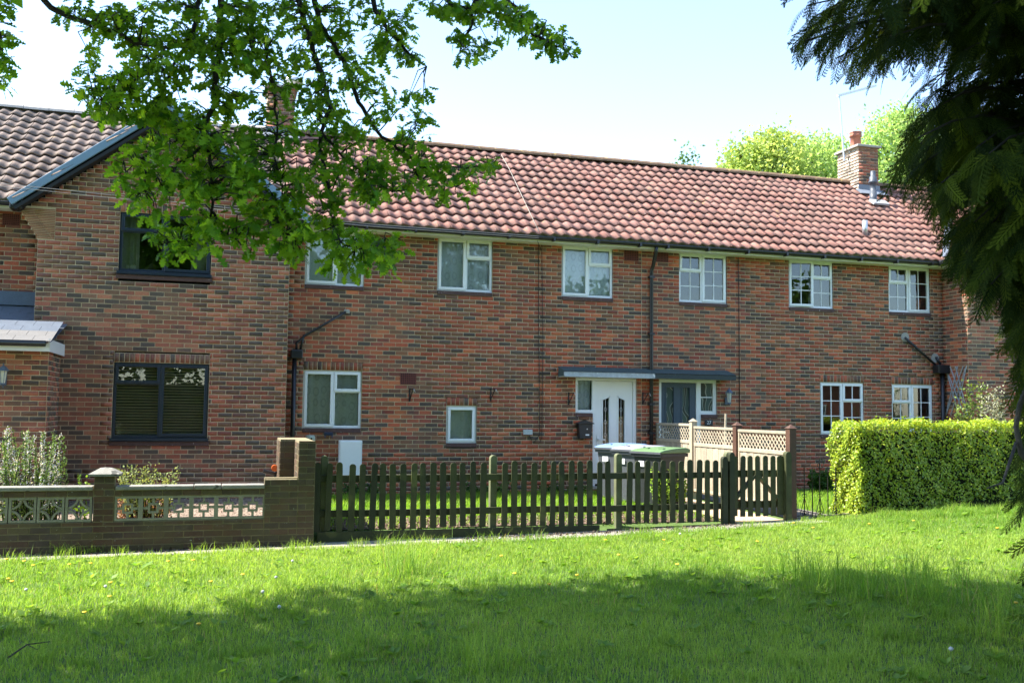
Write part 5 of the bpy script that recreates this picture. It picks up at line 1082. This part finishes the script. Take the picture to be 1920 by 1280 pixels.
MB().tube([(TC[0], TC[1], -.3), (TC[0]-.05, TC[1], 1.5), (TC[0], TC[1]+.05, 4), (TC[0], TC[1], 10)], [.26, .2, .15, .03], 12).build('trunk', BARK, cyp, smooth=True)
r = np.random.default_rng(123)
RZk = [(-.1, .55), (.3, .75), (.8, 1.0), (1.3, 1.05), (1.55, 1.15), (1.9, 1.75), (2.3, 2.0), (2.8, 2.1), (3.3, 2.75), (3.8, 3.0), (5, 2.9), (7, 2.1), (9.5, .5)]
SIL = [(-400, 1430), (0, 1440), (60, 1445), (100, 1480), (130, 1530), (150, 1600), (160, 1685), (200, 1695), (245, 1668), (300, 1652), (340, 1665), (400, 1728), (480, 1772), (550, 1815), (600, 1880), (680, 1892), (760, 1905), (850, 1880), (900, 1868), (980, 1880), (1050, 1885), (1110, 1905), (1150, 1960), (2000, 2000)]
def outside(p, m=0):
    x_, y_, z_ = PX(p); return z_ > .2 and x_ < np.interp(y_, [a for a, b in SIL], [b for a, b in SIL])+m
pos = []; Rm = []; sc = []; bm_ = MB()
for k in range(620):
    z0_ = r.uniform(.1, 6.5)**1.0 if k % 3 else r.uniform(.2, 3.8); az = r.uniform(0, 2*math.pi)
    if r.random() < .55: az = math.pi+r.normal(.25, .7)
    if z0_ < 1.75 and r.random() < .8: continue
    Lb = np.interp(z0_, [a for a, b in RZk], [b for a, b in RZk])*r.uniform(.72, 1.04); dv = np.array((math.cos(az), math.sin(az), 0)); z1_ = z0_+r.uniform(.0, .25); pts = []
    for att in range(12):
        pts = [np.array((TC[0], TC[1], z1_))+dv*Lb*t_+np.array((0, 0, .28*Lb*math.sin(t_*2.2)*.5-.42*t_*t_)) for t_ in np.linspace(0, 1, 7)]
        if not outside(pts[-1]+dv*.12, 40*r.random()): break
        Lb *= .88
    bm_.tube(pts, [.022*(1-.8*t_) for t_ in np.linspace(0, 1, 7)], 5, False)
    for q in range(int(12+10*Lb)):
        t_ = r.uniform(.18, 1.0) if q > 1 else 1.0; i0 = min(5, int(t_*6)); p = pts[i0]+(pts[i0+1]-pts[i0])*(t_*6-i0)
        sd = r.normal(0, .75); ax = np.array((math.cos(az+sd), math.sin(az+sd), -.35-abs(r.normal(0, .45)))); ax /= np.linalg.norm(ax)
        nv = np.array((0, 0, 1.0))+r.normal(0, .45, 3)+dv*.4; nv -= nv@ax*ax; nv /= np.linalg.norm(nv); s_ = r.uniform(.18, .40)
        if outside(p+ax*s_*.9): continue
        pos.append(p); Rm.append(np.stack([ax, np.cross(nv, ax), nv], 1)); sc.append(s_)
pos, Rm, sc = np.array(pos), np.array(Rm), np.array(sc); fcx = cols(r, len(pos), (.016, .03, .007), (.11, .15, .016), 2.8)
scatter('foliage', FV, FT, Rm, pos, sc, fcx, FROND, cyp); tag(bm_.build('branches', BARK, cyp), kind='stuff')
br_ = MB(); br_.tube([OP(1935, 700, 4.9), OP(1912, 760, 4.9), OP(1905, 800, 4.9), OP(1915, 850, 4.9), OP(1940, 880, 4.9)], [.014, .016, .016, .018, .02], 8); br_.tube([OP(1905, 830, 4.9), OP(1880, 905, 4.8), OP(1850, 915, 4.8)], [.012, .008, .004], 6); br_.build('bare_branch', M('grey_bark', (.07, .06, .05), .9, .3, 18, bmp=.6), cyp, smooth=True)

# =================================================================== trees behind the roofs
def far_tree(label, px, py_top, y, rad_, col_a, col_b, seed, n=150, dens=55, leaf=.34, name='broadleaf_tree', tall=1.0, thin=False):
    r = np.random.default_rng(seed); top = W(px, py_top, y); x, zt = top[0], top[2]; t = thing(name, label, 'tree', (x, y, -.2), 'trees behind the roofs')
    MB().tube([(x, y, -.3), (x+.1, y, zt*.3), (x-.1, y+.1, zt*.6), (x, y, zt*.92)], [.35, .28, .18, .04], 10).build('trunk', BARK, t, smooth=True); lm = MB(); cs = []
    for k in range(n):
        a_ = r.uniform(0, 2*math.pi); v = r.random(); z = zt*(.35+.65*v)-.4; prof = math.sin(min(1, (1-v)*1.25+.12)*math.pi*.5)*rad_; rr_ = prof*math.sqrt(r.uniform(.25, 1)); c = np.array((x+rr_*math.cos(a_), y+rr_*math.sin(a_)*.9, z*tall)); cs.append(c)
        if k % 3 == 0: lm.tube([(x, y, max(1, c[2]-1.6)), tuple((c+np.array((x, y, c[2]-.9)))/2), tuple(c)], [.07, .045, .015], 5, False)
    lm.build('limb', BARK, t); cs = np.array(cs); pos = (cs[:, None]+r.normal(0, .36 if not thin else .2, (n, dens, 3))).reshape(-1, 3); m_ = len(pos); pos[:, 2] = np.minimum(pos[:, 2], zt-.15+np.repeat(r.normal(0, .28, n), dens)+r.normal(0, .1, m_)); c_ = np.repeat(cols(r, n, col_a, col_b), dens, 0)*r.uniform(.8, 1.2, (m_, 1))
    scatter('crown', *SIMPLE, rotmats(m_, r), pos, r.uniform(leaf*.6, leaf, m_), c_, FARLEAF, t)
far_tree('yellow-green spring tree behind the ridge, round topped', 1455, 238, 17, 2.8, (.27, .35, .08), (.38, .44, .13), 201, 300, 60, .22)
far_tree('low yellow-green tree at the end of the tree line, over the ridge', 1400, 262, 17, 2.2, (.25, .34, .08), (.36, .43, .12), 207, 170, 60, .22)
far_tree('pale green tree between the round yellow one and the chimney', 1520, 246, 18, 2.6, (.25, .36, .10), (.36, .45, .15), 208, 240, 60, .22)
far_tree('fresh green tree close behind the chimney stack', 1560, 255, 19, 3.0, (.24, .36, .11), (.34, .44, .16), 202, 300, 60, .23)
far_tree('tall fresh green tree rising above the chimney pot', 1680, 195, 20, 3.6, (.24, .36, .11), (.34, .44, .16), 203, 460, 60, .24)
far_tree('bright green tree showing between the cypress fronds', 1800, 215, 23, 4.0, (.18, .32, .05), (.28, .40, .08), 204, 360, 55, .32)
far_tree('sparse dark-leaved sapling top poking over the ridge', 1290, 268, 14, .9, (.06, .11, .025), (.11, .17, .04), 205, 70, 34, .17, thin=True)
far_tree('small yellowish tree top peeping over the ridge by the sapling', 1358, 292, 14, .7, (.20, .27, .02), (.30, .33, .03), 206, 30, 40, .2)
# trees across the green, behind the camera (seen mirrored in the windows)
def plain_tree(label, x, y, zt, rad_, seed, ca, cb):
    r = np.random.default_rng(seed); t = thing('broadleaf_tree', label, 'tree', (x, y, -.2), 'trees across the green'); MB().tube([(x, y, -.3), (x, y, zt*.4), (x, y, zt*.85)], [.4, .3, .05], 10).build('trunk', BARK, t); n = 260; v = r.normal(size=(n, 3)); v /= np.linalg.norm(v, axis=1)[:, None]; cs = np.array((x, y, zt*.62))+v*np.array((rad_, rad_, zt*.38))*r.uniform(.45, 1, (n, 1)); pos = (cs[:, None]+r.normal(0, .5, (n, 40, 3))).reshape(-1, 3); m_ = len(pos); scatter('crown', *SIMPLE, rotmats(m_, r), pos, r.uniform(.4, .7, m_), cols(r, m_, ca, cb), FARLEAF, t)
for k, (x, y, zt, rd, lab) in enumerate(((-15, -27, 10, 4.5, 'dark tree across the green, farthest along from the white door'), (-8.5, -28, 11, 4.2, 'broad dark tree across the green opposite the gabled house'), (-3, -30, 12, 4.0, 'tallest dark tree across the green opposite the gable window'), (2.5, -29, 9, 3.6, 'dark tree across the green opposite the square window'), (8, -31, 7.0, 3.6, 'round dark tree across the green opposite the white door'), (14, -33, 6.0, 3.4, 'low dark tree across the green opposite number 27'), (20.5, -36, 8.5, 3.6, 'dark tree across the green beside the far house'))): plain_tree(lab, x, y, zt, rd, 300+k, (.03, .07, .012), (.08, .14, .02))
fh = thing('far_hedge', 'long dark hedge running across the green under the far trees', 'hedge', (0, -26, -.3)); r = np.random.default_rng(310); n = 16000
pos = np.stack([r.uniform(-40, 24, n), -26+r.uniform(-.6, .3, n), r.uniform(-.2, 3.7, n)], 1); pos[:, 2] += .3*np.sin(pos[:, 0]*1.3)+.25*np.sin(pos[:, 0]*.47); MB().box(-40, 24, -26.9, -26.3, -.4, 2.3).build('core', M('hedge_core', (.012, .016, .006), 1, .3, 8), fh); scatter('leaves', *SIMPLE, rotmats(n, r), pos, r.uniform(.2, .4, n), cols(r, n, (.025, .055, .01), (.08, .13, .02)), FARLEAF, fh)
hf = thing('far_house', 'plain red brick house across the green, facing number 27', 'house', (33, -40, -.3))
RB = M('far_brick', (.30, .12, .08), .9, .3, 5); MB().box(26, 44, -46, -39, -.4, 4.9).build('wall', RB, hf); q = MB(); q.quad((25.6, -38.6, 4.8), (25.6, -42.5, 7.4), (44.4, -42.5, 7.4), (44.4, -38.6, 4.8)); q.quad((25.6, -42.5, 7.4), (25.6, -46.4, 4.8), (44.4, -46.4, 4.8), (44.4, -42.5, 7.4)); q.build('roof', M('far_tiles', (.2, .11, .09), .9, .3, 4), hf)
for x in (28, 31, 35, 38, 42):
    for z in (.9, 3.3): MB().box(x-.6, x+.6, -39.03, -38.96, z, z+1.1).build('window', WHITE, hf); MB().box(x-.5, x+.5, -38.957, -38.95, z+.1, z+1.0).build('pane', M('far_pane', (.03, .035, .04), .1, .1, 4), hf)
# =================================================================== plants by the wall
def rosemary():
    r = np.random.default_rng(8); t = thing('rosemary_bush', 'flowering rosemary bush with pale blossom spires behind the garden wall', 'bush', (-2.1, -4.1, -.1)); sm = MB(); pos = []; Rm = []; col = []
    for k in range(95):
        px_, py_t = r.uniform(-40, 122), r.uniform(800, 890); py_t = max(py_t, 800+max(0, abs(px_-55)-25)*.55*(px_ > 55)); yy = r.uniform(-4.4, -3.7); top = W(px_, py_t, yy); base = np.array((top[0]*.6-2.05*.4+r.normal(0, .06), yy, -.1)); md = (base+top)/2+r.normal(0, .04, 3); sm.tube([base, md, top], [.008, .006, .003], 5, False); fl_ = r.random() < .7
        for q in range(210):
            f_ = r.uniform(.15, 1.02); p = base*(1-f_)**2+2*md*f_*(1-f_)+top*f_*f_ if False else (base+(md-base)*2*f_ if f_ < .5 else md+(top-md)*(2*f_-1)); pos.append(p+r.normal(0, .010, 3)); d = r.normal(size=3)+np.array((0, 0, 1.1)); d /= np.linalg.norm(d); nv = r.normal(size=3); nv -= nv@d*d; nv /= np.linalg.norm(nv); Rm.append(np.stack([d, np.cross(nv, d), nv], 1)); b_ = fl_ and f_ > .3 and r.random() < .55; col.append((.62, .62, .72) if b_ else tuple(np.array((.13, .22, .06))*r.uniform(.6, 1.5)))
    sm.build('stem', BARK, t); scatter('foliage', *SIMPLE, np.array(Rm), np.array(pos), r.uniform(.015, .032, len(pos)), np.array(col), HERB, t)
rosemary()
def herb(name, label, pxs, pyt, yy, ca, cb, n, leaf, seed, base=-.12, cat='plant', spread=.5, per=40, matl=None):
    r = np.random.default_rng(seed); xs = (WX(pxs[0], pyt[1], yy), WX(pxs[1], pyt[1], yy)); t = thing(name, label, cat, ((xs[0]+xs[1])/2, yy, base)); sm = MB(); pos = []; Rm = []
    for k in range(n):
        top = W(r.uniform(*pxs), r.uniform(*pyt), yy+r.normal(0, .12)); b_ = np.array((top[0]*(1-spread)+spread*(xs[0]+xs[1])/2, yy+r.normal(0, .05), base)); sm.tube([b_, (b_+top)/2+r.normal(0, .02, 3), top], [.006, .004, .002], 4, False)
        for q in range(per):
            f_ = r.uniform(.25, 1.02); pos.append(b_+(top-b_)*f_+r.normal(0, .022, 3)); d = r.normal(size=3)+np.array((0, 0, .6)); d /= np.linalg.norm(d); nv = r.normal(size=3)+np.array((0, 0, .8)); nv -= nv@d*d; nv /= np.linalg.norm(nv); Rm.append(np.stack([d, np.cross(nv, d), nv], 1))
    sm.build('stem', BARK, t); scatter('foliage', *SIMPLE, np.array(Rm), np.array(pos), r.uniform(leaf*.6, leaf, len(pos)), cols(r, len(pos), ca, cb), matl or HERB, t)
herb('oregano_clump', 'pale green herb clump behind the wall coping beside the pillar cap', (222, 335), (872, 905), -4.3, (.18, .25, .07), (.32, .36, .16), 46, .045, 401, cat='herb')
herb('young_weed', 'small bright green leafy weed between rosemary and pillar cap', (145, 165), (890, 903), -4.4, (.14, .26, .03), (.2, .33, .05), 6, .07, 402, cat='weed', per=14)
herb('rose_bush', 'rose bush with pale new leaves climbing below the wall trellis', (1790, 1850), (705, 775), -1.3, (.10, .17, .04), (.2, .26, .06), 26, .09, 403, cat='bush')
herb('silver_shrub', 'silvery grey-green shrub behind the hedge beside the cypress', (1838, 1885), (715, 780), -1.6, (.28, .30, .2), (.42, .42, .3), 40, .06, 404, cat='shrub', per=50)
herb('dark_bush', 'dark green bush under the window behind the iron railing', (1520, 1560), (885, 915), -.7, (.03, .08, .015), (.06, .13, .02), 30, .11, 405, cat='bush')
herb('pink_shrub', 'reddish twiggy shrub seen through the pierced screen blocks', (215, 320), (925, 960), -3.9, (.20, .10, .07), (.33, .2, .12), 36, .05, 406, cat='shrub')
herb('weed_clump', 'tall bright green weeds growing beside the green-lidded bin', (1215, 1300), (880, 920), -3.1, (.15, .27, .03), (.24, .36, .05), 40, .07, 407, cat='weed', per=26)
for k, (a_, b_, lab) in enumerate(((640, 720, 'low leafy plants at the foot of the wall under the meter box'), (860, 960, 'low leafy plants at the foot of the wall below the square window'), (1010, 1110, 'low leafy plants at the foot of the wall left of the white door'))): herb('border_plant', lab.replace(' left of', ' beside'), (a_, b_), (905, 925), -.35, (.03, .07, .02), (.10, .18, .04), 34, .08, 410+k, cat='plant', per=20)

# =================================================================== grass
def blades(name, X, Y, H, Wd, seed, ca, cb, z0=None, mat=GRASS):
    r = np.random.default_rng(seed); n = len(X); Z = G(X, Y) if z0 is None else z0; a_ = r.uniform(0, 2*math.pi, n); lean = np.abs(r.normal(.6, .3, n))*H; dx, dy = np.cos(a_), np.sin(a_); b_ = a_+math.pi/2+r.normal(0, .5, n); wx, wy = np.cos(b_)*Wd/2, np.sin(b_)*Wd/2
    P0 = np.stack([X, Y, Z-.005], 1); P1 = np.stack([X+dx*lean*.3, Y+dy*lean*.3, Z+H*.58], 1); P2 = np.stack([X+dx*lean, Y+dy*lean, Z+H*np.sqrt(np.clip(1-(lean/H*.6)**2, .2, 1))], 1); w_ = np.stack([wx, wy, np.zeros(n)], 1)
    V = np.stack([P0-w_, P0+w_, P1+w_*.8, P1-w_*.8, P2], 1).reshape(-1, 3); T = (np.array([(0, 1, 2), (0, 2, 3), (3, 2, 4)])[None]+(np.arange(n)*5)[:, None, None]).reshape(-1, 3)
    patch = (.5+.22*np.sin(X*.9+1.7*np.sin(Y*.7))+.2*np.sin(Y*1.3+X*.4+2)+.2*np.sin(X*5.1+2*np.sin(Y*3.3))*np.sin(Y*4.7+1.5*np.sin(X*2.9))); t = np.clip(patch*.6+r.normal(.2, .25, n), 0, 1)[:, None]; c_ = (np.array(ca)*(1-t)+np.array(cb)*t)*r.uniform(.75, 1.25, (n, 1)); dry = r.random(n) < .02+.10*np.clip(np.sin(X*2.3+np.sin(Y*3.1))*np.sin(Y*2.9+X)-.55, 0, 1); c_[dry] = np.array((.36, .30, .14))*r.uniform(.7, 1.1, (dry.sum(), 1))
    o = np_mesh(name, V, T, mat, None, np.repeat(np.concatenate([c_, np.ones((n, 1))], 1), 5, 0)); tag(o, kind='stuff'); return o
r = np.random.default_rng(500)
def lawn_pts(n, dmin=4.2, dmax=12.35):
    d = np.sqrt(r.uniform(dmin**2, dmax**2, n)); u = r.uniform(-.62, 1.15, n); return u*d+r.normal(0, .05, n), d-DIST
X, Y = lawn_pts(400000); edge = np.interp(X, [7.0, 8.1], [-5.10, -4.84])+.04*np.sin(X*2.4)+.03*np.sin(X*6.1); k = (Y < edge) & (np.hypot(X-TC[0], Y-TC[1]) > .3); X, Y = X[k], Y[k]
hn = .5+.5*np.sin(X*1.9+np.sin(Y*2.7)+1.2*np.sin(X*4.3-Y*3.1))*np.sin(Y*1.5+np.sin(X*1.1)+np.sin(X*3.7)); H = .024+.05*hn**1.5*r.random(len(X))+.022*r.random(len(X)); H[r.random(len(X)) < .012] *= 2.2
tag(blades('grass', X, Y, H, r.uniform(.0035, .0065, len(X)), 501, (.112, .235, .024), (.32, .42, .075)), label=None)
# longer tufts
def tufts(centres, n, hmin, hmax, spread, seed):
    r = np.random.default_rng(seed); X = []; Y = []; H = []
    for (x_, y_, s_) in centres: X += list(r.normal(x_, spread*s_, n)); Y += list(r.normal(y_, spread*s_, n)); H += list(r.uniform(hmin, hmax, n)*s_*(1.9 if s_ > 1 else 1))
    return np.array(X), np.array(Y), np.array(H)
def gp(px, py):                                  # pixel on the lawn
    z = -.2
    for _ in range(5):
        d = ray(px, py); t_ = (z-EYE)/d[2]; p = CAM+d*t_; z = float(G(p[0], p[1]))
    return p
tc = [(*gp(px, py)[:2], s_) for px, py, s_ in ((1540, 1100, 1.3), (1470, 1080, 1.2), (1520, 1085, 1.2), (1760, 1130, 1.3), (1830, 1140, 1.2), (745, 1070, 1.2), (775, 1065, 1.1), (1580, 1110, 1.4), (1620, 1125, 1.2), (1660, 1115, 1.3), (1700, 1130, 1.3), (1740, 1110, 1.2), (1800, 1100, 1.1), (1720, 1090, 1.4), (740, 1090, 1.1), (760, 1080, 1.3), (790, 1080, 1.0), (720, 1110, 1.0), (860, 1230, 1.0), (900, 1260, 1.1), (960, 1250, 1.0), (1860, 1200, 1.2), (1880, 1160, 1.1), (1500, 1090, 1.1), (300, 1170, .9), (270, 1150, .9), (660, 1230, .8), (1650, 1190, .9))]
tc += [(x_, -5.10+r.normal(0, .05), r.uniform(.5, 1.0)) for x_ in np.concatenate([r.uniform(-2.3, -1.0, 5), r.uniform(-.3, 2.9, 20), r.uniform(3, 8, 14)])]+[(x_, -4.82, r.uniform(.6, 1)) for x_ in (-1.75, -1.6, -1.4)]
tc += [(r.uniform(8.9, 13.5), r.uniform(-5.7, -5.0), r.uniform(.6, .9)) for _ in range(60)]+[(*[v[0] for v in lawn_pts(1)], r.uniform(.4, .8)) for _ in range(240)]
X, Y, H = tufts(tc, 70, .08, .21, .075, 502); k = (Y > -5.14) & (Y < -4.86) & (X < 7.9) & (r.random(len(X)) < .75); blades('long_grass', X[~k], Y[~k], H[~k], r.uniform(.003, .0055, (~k).sum()), 503, (.095, .215, .024), (.29, .40, .065))
# broad-leaved weeds flat in the turf
n = 5200; cx_, cy2 = lawn_pts(650); cx_, cy2 = np.repeat(cx_, 8), np.repeat(cy2, 8); k = cy2 < -5.5; cx_, cy2 = cx_[k], cy2[k]; n = len(cx_); a_ = r.uniform(0, 6.28, n); dv = np.stack([np.cos(a_), np.sin(a_), r.uniform(.15, .8, n)], 1); dv /= np.linalg.norm(dv, axis=1)[:, None]; nv = np.array((0, 0, 1.0))+r.normal(0, .2, (n, 3)); nv -= (nv*dv).sum(1)[:, None]*dv; nv /= np.linalg.norm(nv, axis=1)[:, None]
pos = np.stack([cx_, cy2, G(cx_, cy2)+.02], 1); tag(scatter('lawn_weeds', *SIMPLE, np.stack([dv, np.cross(nv, dv), nv], 2), pos, r.uniform(.04, .10, n), cols(r, n, (.10, .21, .025), (.21, .32, .045)), GRASS, None), kind='stuff')
# garden lawns behind the fences
X = r.uniform(1.3, 6.9, 26000); Y = r.uniform(-3.5, -.5, 26000); X2 = r.uniform(9.0, 14.4, 16000); Y2 = r.uniform(-4.0, -.9, 16000); X3 = r.uniform(1.3, 7.0, 2500); Y3 = r.uniform(-4.5, -3.4, 2500); X4 = r.uniform(-5.5, -1.6, 3000); Y4 = r.uniform(-4.5, -3.6, 3000)
X, Y = np.concatenate([X, X2, X3, X4]), np.concatenate([Y, Y2, Y3, Y4]); blades('garden_grass', X, Y, r.uniform(.05, .13, len(X)), r.uniform(.005, .009, len(X)), 504, (.11, .24, .02), (.23, .36, .035))
# bark chips in the bed
n = 9000; pos = np.stack([r.uniform(1.25, 7.0, n), r.uniform(-4.45, -3.3, n), np.zeros(n)], 1); pos[:, 2] = G(pos[:, 0], pos[:, 1])+.016
CH = leaf_mat('bark_chip', .02, .9, .1); tag(scatter('bark_chips', *SIMPLE, rotmats(n, r, normals=np.array((0, 0, 1.0))+r.normal(0, .4, (n, 3))), pos, r.uniform(.02, .055, n), cols(r, n, (.08, .05, .035), (.30, .21, .16), 1.3), CH, None), kind='stuff')
n = 7000; pos = np.stack([r.uniform(-5, .9, n), r.uniform(-4.5, -.6, n), np.zeros(n)], 1); pos[:, 2] = G(pos[:, 0], pos[:, 1])+.016; tag(scatter('gravel', *SIMPLE, rotmats(n, r, normals=np.array((0, 0, 1.0))+r.normal(0, .4, (n, 3))), pos, r.uniform(.02, .05, n), cols(r, n, (.12, .08, .06), (.34, .27, .21), 1.2), CH, None), kind='stuff')
n = 2600; pos = np.stack([r.uniform(-4, 1.2, n), -4.80-np.abs(r.normal(0, .07, n)), np.zeros(n)], 1); q = r.random(n) < .5; pos[q, 0] = r.uniform(3, 7, q.sum()); pos[q, 1] = -4.78-np.abs(r.normal(0, .12, q.sum())); pos[:, 2] = G(pos[:, 0], pos[:, 1])+.014; tag(scatter('leaf_litter', *SIMPLE, rotmats(n, r, normals=np.array((0, 0, 1.0))+r.normal(0, .6, (n, 3))), pos, r.uniform(.015, .045, n), cols(r, n, (.03, .022, .015), (.16, .12, .08), 1.5), CH, None), kind='stuff')
# dandelions
PET = M('dandelion_yellow', (.75, .48, .02), .6, .1, 20); CLK = M('dandelion_white', (.5, .51, .48), .8, .1, 20); STM = M('dandelion_stem', (.16, .24, .05), .6, .15, 10)
yl = [(12, 1048), (45, 1052), (62, 1060), (22, 1090), (15, 1085), (130, 1058), (170, 1056), (207, 1092), (315, 1052), (362, 1050), (395, 1090), (455, 1077), (158, 1148), (205, 1118), (372, 1170), (1082, 1078), (1245, 1012), (1420, 1015), (1488, 980), (1525, 989), (1630, 982), (1713, 978), (1160, 1040), (1030, 1095), (1270, 1058), (1135, 1012), (965, 1075), (1905, 1130), (1870, 990), (940, 1042)]
wl = [(48, 1106), (492, 1110), (517, 1083), (523, 1138), (197, 1100), (888, 1013), (937, 1009), (1275, 1001), (1784, 1222), (548, 1052)]
def flower(px, py, white):
    p = gp(px, py); h = .05 if not white else .09; h *= 1.0 if py < 1200 else 2.0
    g_ = gp(px, py+h*FPX/max(4, PX(p)[2])); x, y, z = g_; wh = 'at the path edge below the brick garden wall' if (y > -6.3 and x < 1.2) else 'at the path edge below the picket fence' if (y > -6.3 and x < 7.2) else 'on the grass before the gate post and hedge' if y > -7 else 'in the tree shade' if y < -9.0 else 'in the open lawn'
    t = thing('dandelion', ('fluffy white dandelion seed head ' if white else 'yellow dandelion flower ')+wh, 'dandelion', (x, y, float(G(x, y))), 'dandelion clocks in the lawn' if white else 'yellow dandelions in the lawn'); z = float(G(x, y)); hx = x+random.uniform(-.01, .01)
    MB().tube([(x, y, z-.01), (x, y, z+h)], .0025, 5).build('stem', STM, t)
    if white: MB().lathe((x, y, z+h), [(.004, -.014), (.011, -.008), (.015, 0), (.012, .009), (.004, .014)], 10).build('seed_head', CLK, t, smooth=False)
    else: MB().lathe((x, y, z+h), [(.004, -.008), (.012, -.002), (.020, .004), (.015, .010), (.004, .011)], 10).build('flower_head', PET, t)
for a_, b_ in yl: flower(a_, b_, False)
for a_, b_ in wl: flower(a_, b_, True)
t = thing('fallen_twig', 'thin dark twig lying in the shaded grass', 'twig', tuple(gp(60, 1230))); a_, b_, c_ = gp(15, 1244), gp(50, 1225), gp(93, 1216); MB().tube([a_+np.array((0, 0, .04)), b_+np.array((0, 0, .06)), c_+np.array((0, 0, .05))], [.006, .005, .003], 6).build('stick', BARK, t); MB().tube([b_+np.array((0, 0, .06)), gp(70, 1232)+np.array((0, 0, .05))], [.004, .002], 5).build('side_shoot', BARK, t)
# telephone wires crossing the gable
t = thing('telephone_wires', 'two thin telephone wires sagging past the gable under the verge', 'wires', (-6, -3, 5)); WM = M('wire_grey', (.18, .18, .18), .6, .1, 5)
for dz in (0, .035): MB().tube([W(-60, 338+dz*150, -1.2), W(60, 350+dz*150, -1.2), W(230, 368+dz*150, -1.1), W(400, 387+dz*150, -1.0), W(545, 404+dz*150, -.9), W(690, 420+dz*120, -.7), W(1010, 443+dz*100, -.5)], .004, 5).build('wire', WM, t)
